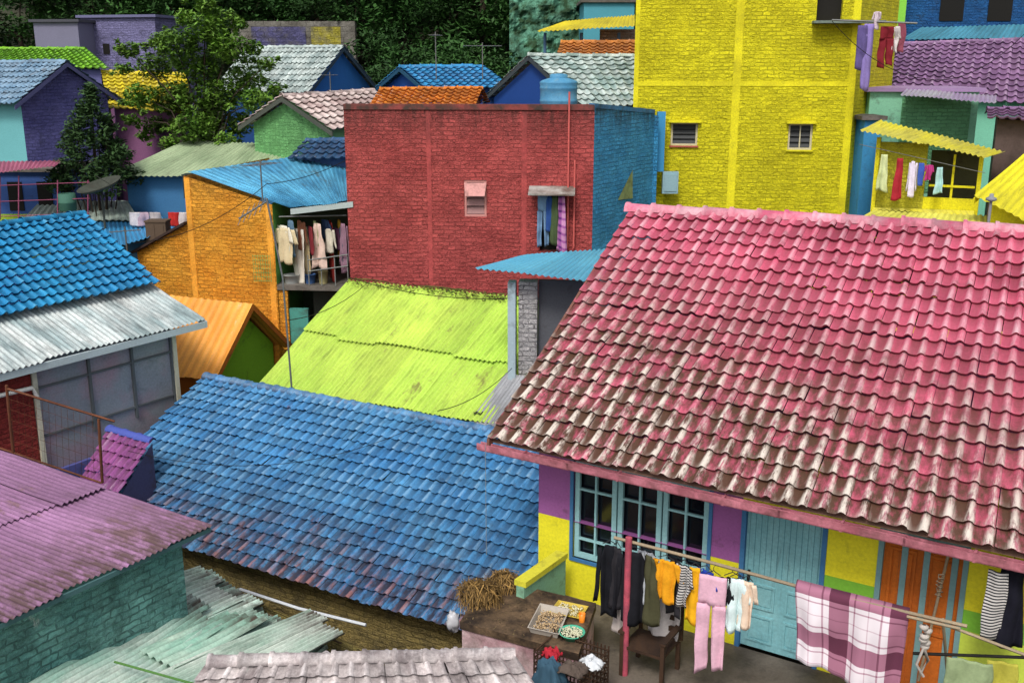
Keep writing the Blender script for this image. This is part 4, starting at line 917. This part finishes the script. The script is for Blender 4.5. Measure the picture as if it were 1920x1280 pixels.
for (a,za,b,zb_,lab) in bs_:
    mb=MB();mb.tube([AZ(*a,za),AZ(*b,zb_)],.018,8);tag(mb.build('bamboo_stick' if 'metal' not in lab else 'metal_rail',bamboo if 'bamboo' in lab else dark),lab,'pole')
mb=MB();c=AZ(1735,1190,1.6)
for k in range(6):mb.lathe(c+V((R.uniform(-.03,.03),R.uniform(-.03,.03),.1-.05*k)),[(.02,-.03),(.045,-.015),(.05,.015),(.02,.03)],10)
mb.tube([c-UP*.15,c-UP*.3+V((.06,0,0)),c-UP*.45],.016,6);mb.tube([c-UP*.15,c-UP*.35+V((-.06,0,0)),c-UP*.5+V((.03,0,0))],.016,6);tag(mb.build('rope_knot',plain('#b8b0a8')),'bundle of white rope tied round the bamboo poles','rope')
mb=MB();c=AZ(1762,1095,1.9);pts=[c+V((.04*math.cos(t_*1.9),.03*math.sin(t_*1.9),.12-.016*t_)) for t_ in range(18)]
mb.tube(pts,.009,5);tag(mb.build('rope',plain('#6a5a48')),'brown cord wound round the top of the leaning bamboo pole','rope')
p=AZ(1900,1062,2.25);garment('dress',p,yawd(-20),.42,.95,cloth('#1c1c26'),'black garment hanging at the far right edge')
p=AZ(1872,1070,2.2);garment('cloth',p,yawd(-35),.2,.8,stripem(),'narrow striped cloth beside the black garment at the far right',hang=False)
p=AZ(1818,1238,1.3);garment('cloth',p,yawd(-20),.45,.4,cloth('#90a078'),'pale green patterned cloth over the dark rail',hang=False)
p=AZ(1880,1240,1.3);garment('cloth',p,yawd(-20),.3,.4,cloth('#b8b24a'),'yellow cloth over the dark rail at the right corner',hang=False)
# ================= LEDGE THINGS
def grasspot(px,py,n_,rad,lab):
    c=AZ(px,py,lz);mb=MB()
    t=thing('potted_plant',lab,'plant',c)
    mb.lathe(c,[(.08,0),(.11,.14),(.12,.14),(.1,.13),(0,.12)],14);mb.build('pot',plain('#7a5a4c',da=.4),t)
    mb=MB()
    for k in range(n_):
        a=R.uniform(0,6.28);l=R.uniform(.3,1.15)*rad;d=V((math.cos(a),math.sin(a)*.8,0));s=V((-d.y,d.x,0)).normalized()*R.uniform(.003,.008)
        hgt=R.uniform(.0,.2);st=c+V((R.uniform(-1,1)*rad*.6,R.uniform(-1,1)*rad*.4,.1))
        q=[st,st+UP*hgt+d*l*.3+V((R.uniform(-.06,.06),0,0)),st+UP*(hgt*.6)+d*l*.7+V((R.uniform(-.09,.09),0,R.uniform(-.06,.06))),st+d*l+UP*R.uniform(-.22,.06)]
        for i in range(3):mb.face([q[i]-s,q[i]+s,q[i+1]+s*.7,q[i+1]-s*.7],c=(R.random(),.5,.5))
    mb.build('dry_leaves',M('straw','#a8854c','#5f4a2c',asc=6,da=.2,rv=.7),t)
grasspot(897,1126,1100,.24,'dry straw coloured potted plant spilling over the ledge corner')
grasspot(945,1106,500,.17,'smaller dry potted plant right of the straw plant on the ledge')
def tray(pxs,h,m_,inm,lab,nfood):
    P=[AZ(*q,lz+.005) for q in pxs];c=sum(P,V())/4
    t=thing('food_tray',lab,'tray',c);mb=MB()
    for a,b in zip(P,P[1:]+P[:1]):
        a2=a+(a-c)*.12+UP*h;b2=b+(b-c)*.12+UP*h;mb.face([a,b,b2,a2]);mb.face([a2,b2,b2+(b2-c)*.06-UP*.005,a2+(a2-c)*.06-UP*.005])
    mb.face(P);mb.build('tray_body',m_,t)
    mb=MB()
    for k in range(nfood):
        u,v=R.uniform(.08,.92),R.uniform(.08,.92);p=P[0].lerp(P[1],u).lerp(P[3].lerp(P[2],u),v)+UP*R.uniform(.02,h*.8)
        r=R.uniform(.012,.022);mb.lathe(p,[(0,-r*.5),(r,0),(0,r*.6)],6,V((R.uniform(-1,1),R.uniform(-1,1),1.5)))
    mb.build('crackers',inm,t)
tray([(995,1185),(1045,1196),(1062,1155),(1015,1146)],.09,plain('#b8b0a4',rough=.3),plain('#c8ac84',fine=.3),'clear plastic box of beige crackers on the ledge',220)
tray([(1035,1150),(1085,1160),(1098,1140),(1050,1130)],.03,plain('#c9b04a'),plain('#dcd4ac'),'shallow yellow tray of pale crackers on the ledge',110)
c=AZ(1072,1195,lz);t=thing('basin','green plastic basin filled with pale food on the ledge','basin',c)
mb=MB();mb.lathe(c,[(0,.01),(.1,0),(.155,.09),(.168,.09),(.163,.08),(.11,.03),(0,.03)],26);mb.build('bowl',plain('#4fb090',rough=.35),t)
mb=MB()
for k in range(200):
    a=R.uniform(0,6.28);r_=.13*math.sqrt(R.random());mb.lathe(c+V((math.cos(a)*r_,math.sin(a)*r_,.06+R.uniform(0,.03))),[(0,-.01),(.014,0),(0,.012)],6)
mb.build('crackers',plain('#d8d6b8'),t)
c=AZ(1091,1165,lz);mb=MB();mb.lathe(c,[(.035,0),(.045,.12),(.04,.12),(.03,.02),(0,.02)],16);tag(mb.build('cup',plain('#f08a28',rough=.3)),'orange plastic cup beside the green basin','cup')
mb=MB()
for k in range(160):
    u,v=R.random(),R.random();p=c1.lerp(c2,u*.6).lerp(c4.lerp(c3,u*.6),v)+UP*.004;s=R.uniform(.006,.018);a=R.uniform(0,6)
    d1_=V((math.cos(a),math.sin(a),.3))*s;d2_=V((-math.sin(a),math.cos(a),.2))*s*.6;mb.face([p-d1_,p-d2_,p+d1_+UP*.01,p+d2_],c=(R.random(),.5,.5))
o=mb.build('fallen_leaves',M('litter','#7a6a48','#4a3a28',asc=8,da=.2,rv=.7));tag(o,'dry leaf litter scattered over the brown ledge','leaves');o['kind']='stuff'
# wicker basket
c=AZ(1070,1310,.0);t=thing('basket','dark wicker laundry basket at the foot of the ledge','basket',c)
mb=MB();wd=e*.75;dp=n*.5
for k in range(9):
    z=.08*k+.02;o=c-wd/2-dp/2+UP*z
    mb.tube([o,o+wd,o+wd+dp,o+dp,o],.013,5)
for k in range(16):
    q=k/15
    for oo in (c-dp/2,c+dp/2):
        mb.tube([oo-wd/2+wd*q,oo-wd/2+wd*q+UP*.72],.01,4)
mb.build('weave',wood,t)
for k,(cx,px,py,lab) in enumerate((('#3a5668',1030,1240,'dark teal cloth heaped over the basket'),('#a82c38',1035,1218,'bright red cloth lying on the basket corner'),('#d0d4d8',1110,1235,'pale grey cloth lying on the basket rim'),('#5a4f48',1075,1246,'brown rag lying in the middle of the basket'))):
    c2_=AZ(px,py,.76);mb=MB();P=[];sz=(.2,.1,.13,.16)[k]
    for j in range(17):
        r=[]
        for i in range(17):
            u=(i/16-.5)*2;v=(j/16-.5)*2;rr=max(abs(u),abs(v));x,y=u*sz,v*sz*.8
            r.append(c2_+e*(x+.05*NZ.noise(V((u*2,v*2,k+7))))+n*(y+.05*NZ.noise(V((u*2,v*2,k+3))))+UP*(-.3*max(0,rr-.5)*(2 if k==0 else .4)+.07*NZ.noise(V((u*3,v*3,k)))))
        P.append(r)
    mb.grid(P,[[(p.x,p.y) for p in r] for r in P],[[(.5,.5,.5)]*17 for _ in P]);o=mb.build('cloth',cloth(cx));o.modifiers.new('t','SOLIDIFY').thickness=.01;tag(o,lab,'cloth')
# wooden chair
c=AZ(1218,1258,0);t=thing('wooden_chair','dark wooden armchair draped with white cloth under the laundry','chair',c)
mb=MB();mb.box(c-e*.28-n*.26+UP*.38,e*.56,n*.5,UP*.04);mb.build('seat',wood,t)
mb=MB()
for z in (.5,.66,.82):mb.box(c-e*.3+n*.25+UP*z,e*.6,n*.03,UP*.07)
for q in (-.3,.26):mb.box(c+e*q+n*.285+UP*.38,e*.05,n*.03,UP*.55)
mb.build('backrest',wood,t)
for a,b in ((-.3,-.28),(.25,-.28),(-.3,.22),(.25,.22)):
    mb=MB();mb.box(c+e*a+n*b,e*.05,n*.05,UP*(.38 if b>0 else .6));mb.build('leg',wood,t)
for a in (-.32,.24):
    mb=MB();mb.box(c+e*a-n*.3+UP*.602,e*.08,n*.53,UP*.03);mb.build('armrest',wood,t)
garment('cloth',c+n*.23+UP*.95+e*.05,e,.45,.55,cloth('#c8c2c0'),'white towel draped over the wooden armchair back',hang=False,fold=.05)
garment('cloth',c-e*.42-n*.1+UP*.98,(n-e).normalized(),.3,.5,cloth('#b8aea8'),'off white rag hanging beside the armchair',hang=False,fold=.04)
# ================= RED BUILDING CLOTHES
chk=plaid();chk.name='checked_cloth'
for n_q in chk.node_tree.nodes:
    if n_q.type=='VALTORGB' and n_q.color_ramp.interpolation=='LINEAR':
        n_q.color_ramp.elements[0].color=col('#5a2a6c');n_q.color_ramp.elements[1].color=col('#a0589c');n_q.color_ramp.elements[2].color=col('#c890b8')
    if n_q.type=='MATH' and n_q.operation=='MULTIPLY_ADD': n_q.inputs[1].default_value=6
for k,(px,w_,h_,cx,kd_,lab) in enumerate(((1019,.28,1.2,'#7090b0','pants','faded blue jeans hanging in the red building doorway'),(1031,.25,.8,'#2f4f8c','long','navy garment in the red building doorway'),(1041,.22,1.1,'#4a5a3c','dress','dark green garment in the red building doorway'),(1054,.27,1.3,None,'dress','purple checked dress in the red building doorway'))):
    s=SR(px,370)[0];garment(kd_,P0+rd*s-rn*(.12+.03*k)+UP*(dr[3]-.05),rd,w_,h_,cloth(cx) if cx else chk,lab,hang=False)
for (px,py,w_,h_,cx,kd_,lab) in ((1618,48,.2,1.0,'#5f5486','cloth','dark violet cloth hanging at the corner of the yellow building'),(1630,45,.22,1.5,'#8a7ab8','cloth','long lilac cloth hanging at the corner of the yellow building'),(1664,50,.36,.95,'#7c2630','pants','dark red trousers hanging right of the yellow building'),(1682,50,.2,.6,'#d0c8c8','shirt','white shirt right of the dark red trousers'),(1645,22,.2,.4,'#c8b8c0','shirt','small pale shirt above the lilac cloth'),(1692,42,.16,.7,'#8a4a5a','cloth','maroon cloth at the outer end of the balcony pole')):
    garment(kd_,AY(px,py,25.8),yawd(-5+R.uniform(-20,20)),w_,h_,cloth(cx),lab,hang=False,fold=.05)
mb=MB();mb.tube([AY(1560,38,26.2),AY(1720,44,25.4)],.025,6);tag(mb.build('clothes_pole',steel),'pole sticking out from the yellow building balcony','pole')
for k,px in enumerate((252,268,290,325,345)):
    garment('cloth',AY(px,398,26.8),yawd(0),.28,.35,cloth(['#c9c4c8','#b09aa8','#a8a0a0','#b0302c','#c9c0c0'][k]),['pale towel','dusty pink towel','grey towel','red towel','white towel'][k]+' hanging low under the pale green roof',hang=False)
mbp=AY(1256,342,27);mb=MB();mb.box(mbp-V((.2,.1,.28)),V((.4,0,0)),V((0,.15,0)),UP*.56);mb.box(mbp-V((.16,.12,.22)),V((.32,0,0)),V((0,.02,0)),UP*.44);tag(mb.build('meter_box',plain('#8fb0b8')),'grey blue meter box at the foot of the yellow building','box')
# ================= ANTENNAS AND POLES
def antenna(px,pyt,pyb,Y,lab,az=20,n_=6,sz=.5):
    t=thing('tv_antenna',lab,'antenna',AY(px,pyb,Y));A=AY(px,pyb,Y);T=AY(px,pyt,Y);T=V((A.x,A.y,T.z))
    mb=MB();mb.tube([A,T],.018,6);mb.build('mast',steel,t)
    mb=MB();d=yawd(az);s=V((-d.y,d.x,0));c=T-UP*.1;mb.tube([c-d*sz,c+d*sz],.012,5)
    for k in range(n_):
        p=c+d*sz*(-.9+1.8*k/(n_-1));mb.tube([p-s*sz*.5,p+s*sz*.5],.007,4)
    mb.build('boom',steel,t)
antenna(905,80,150,33,'tv antenna above the bright blue roof, right one',10,7,.6)
antenna(818,60,150,33,'thin tv antenna above the bright blue roof, left one',80,4,.3)
antenna(493,300,385,24.2,'rusty tv antenna in front of the blue corrugated roof',60)
antenna(240,425,490,24,'tv antenna left of the orange brick wall',30,5,.35)
antenna(620,135,175,34,'small tv antenna on the pinkish white tiled roof',40,4,.25)
mb=MB();mb.tube([AY(547,728,20),AY(530,520,20),AY(500,372,20)],.02,6);mb.tube([AY(448,410,20),AY(500,378,20)],.018,5)
for k in range(5):
    p=AY(452+k*10,408-k*6,20);mb.tube([p-V((.02,.2,.12)),p+V((.02,.2,.12))],.008,4)
tag(mb.build('antenna_pole',steel),'tall thin pole rising over the blue tiled ridge with a yagi antenna','antenna')
mb=MB();a=AY(1853,420,20);mb.tube([a,a+UP*.45],.03,8);mb.lathe(a+UP*.43,[(.03,0),(.1,.03),(.1,.07),(.04,.1),(.04,.15),(0,.16)],12);tag(mb.build('vent_pipe',plain('#8a8c90')),'small grey vent pipe behind the pink ridge','pipe')
def wire(a,b,sag,lab,r=.008,m_=None):
    pts=[a.lerp(b,k/14)-UP*sag*4*(k/14)*(1-k/14) for k in range(15)]
    mb=MB();mb.tube(pts,r,4,cap=False);tag(mb.build('wire',m_ or dark),lab,'wire')
wire(AZ(820,770,1.5),AY(960,690,19.3),.15,'black wire from blue ridge up to the hut post')
wire(AY(240,845,16),AY(800,790,17.),.5,'thin wire hanging across the blue tiled roof',.005)
wire(AY(250,455,24),AY(500,345,24),.3,'wire from the orange wall to the rusty antenna')
wire(AY(540,600,20),AY(700,520,23.9),.2,'wire from tall pole to red building foot')
wire(AY(655,520,23.8),AY(950,560,19.4),.15,'thin wire over the upper part of the lime roof')
wire(AY(1560,40,26),AY(1750,150,25),.3,'wire hanging right of the yellow building top')
wire(AY(1750,150,25),AY(1925,60,25),.3,'wire crossing the purple tiled roof at the right')
wire(AY(500,345,24),AY(650,300,24),.1,'wire over the faded blue corrugated roof')
wire(AY(910,830,12.5),AY(912,1040,12.5),.0,'vertical thin cord below the corner of the pink roof',.004,plain('#9aa0a4'))
# ================= TREES
def leaves(mb,cl,n_,sz):
    tot=sum(r**2 for _,r in cl)
    for c,r in cl:
        m_=max(20,int(n_*r*r/tot));sh_=R.random()
        for _ in range(m_):
            v=V((R.gauss(0,1),R.gauss(0,1),R.gauss(0,1))).normalized()*r*(R.random()**.4);v.z*=.75
            p=c+v;a=V((R.uniform(-1,1),R.uniform(-1,1),R.uniform(-.6,.3))).normalized();b=a.cross(V((R.uniform(-.5,.5),R.uniform(-.5,.5),1))).normalized()
            s=sz*R.uniform(.6,1.2);h=.5+.5*v.z/r
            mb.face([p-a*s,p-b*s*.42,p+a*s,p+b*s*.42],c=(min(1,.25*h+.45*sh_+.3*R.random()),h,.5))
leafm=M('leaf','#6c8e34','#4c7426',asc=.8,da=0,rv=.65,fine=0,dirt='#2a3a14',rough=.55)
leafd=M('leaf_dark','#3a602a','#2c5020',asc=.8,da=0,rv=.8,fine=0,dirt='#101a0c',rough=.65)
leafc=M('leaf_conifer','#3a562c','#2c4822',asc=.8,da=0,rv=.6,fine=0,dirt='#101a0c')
bark=M('bark','#4a3e32','#342c24',da=.3)
def tree(lab,base,h,clumps,nl,sz,lm,grp=None):
    t=thing('tree',lab,'tree',base,grp)
    mb=MB();mb.tube([base,base+V((.1,0,h*.3)),base+V((-.05,.1,h*.6))],.16,8,.07)
    for c,r in clumps[::5][:22]:
        mb.tube([base+UP*h*R.uniform(.3,.55),(base+UP*h*.55).lerp(c,.5)+UP*.1,c],.035,5,.01)
    mb.build('trunk',bark,t)
    mb=MB();leaves(mb,clumps,nl,sz);mb.build('crown',lm,t)
    return t
Yt=32.;cl=[]
for (px,py,r) in ((385,55,.58),(330,85,.62),(430,90,.62),(290,125,.58),(370,125,.76),(460,150,.62),(262,180,.5),(325,185,.72),(405,185,.76),(480,190,.52),(290,235,.42),(365,240,.66),(440,235,.56),(400,30,.4),(350,35,.36),(240,95,.32),(500,120,.28),(320,270,.36),(420,265,.36),(245,225,.25),(385,12,.32),(440,45,.32),(300,75,.32),(515,165,.25),(225,130,.22),(270,255,.25),(475,90,.3)):
    cl.append((AY(px,py,Yt+R.uniform(-1.,1.)),r))
    for _ in range(4):
        v=V((R.gauss(0,1),R.gauss(0,1),R.gauss(0,1))).normalized()*r*1.3;cl.append((AY(px,py,Yt)+v,r*.28))
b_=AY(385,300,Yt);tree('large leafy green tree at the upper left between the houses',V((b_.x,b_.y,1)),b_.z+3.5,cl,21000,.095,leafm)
cl=[]
for k in range(26):
    f=k/25;rr=(1-f)*1.35+.1
    for _ in range(4):
        a=R.uniform(0,6.28);c=AY(180,320,28.5);cl.append((V((c.x+math.cos(a)*rr*.75,c.y+math.sin(a)*rr*.6,c.z-.4+f*2.6)),.16+.22*(1-f)))
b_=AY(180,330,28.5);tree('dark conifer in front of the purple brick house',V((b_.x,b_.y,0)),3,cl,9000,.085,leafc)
protos=[]
for q in range(3):
    cl=[]
    for _ in range(22):
        a=R.uniform(0,6.28);rr=1.9*math.sqrt(R.random());cl.append((V((math.cos(a)*rr,math.sin(a)*rr,1.2+R.random()*3.4)),R.uniform(.5,.95)))
    protos.append(cl)
pos=[]
for k in range(54):
    row=k//18;i=k%18
    x=-24+i*1.9+R.uniform(-.6,.6)+(row%2)*.9;y=49+row*4+R.uniform(-1,1)
    pos.append((x,y,R.uniform(.85,1.25)))
for x,y in ((-20,41),(-15.6,44.8),(-4.6,41.5),(-3.6,40),(-2.4,41),(-5,44.5),(-3.5,43.5),(-1,42.5),(.2,44),(-1.6,45)):pos.append((x,y,.8))
pr=[None]*3
for k,(x,y,s) in enumerate(pos):
    q=k%3;z=gz(x,y)-.4
    if pr[q] is None:
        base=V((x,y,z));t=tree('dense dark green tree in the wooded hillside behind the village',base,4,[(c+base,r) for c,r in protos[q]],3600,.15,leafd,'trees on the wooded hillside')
        pr[q]=t;t.scale=(s,s,s)
    else:
        s0=pr[q];r_=s0.copy();C.objects.link(r_);r_.location=(x,y,z);r_.rotation_euler=(0,0,R.uniform(0,6));r_.scale=(s,s,s*R.uniform(.9,1.2))
        for ch in list(s0.children):
            c=ch.copy();C.objects.link(c);c.parent=r_
print('done',sum(len(o.data.polygons) for o in bpy.data.objects if o.type=='MESH'))
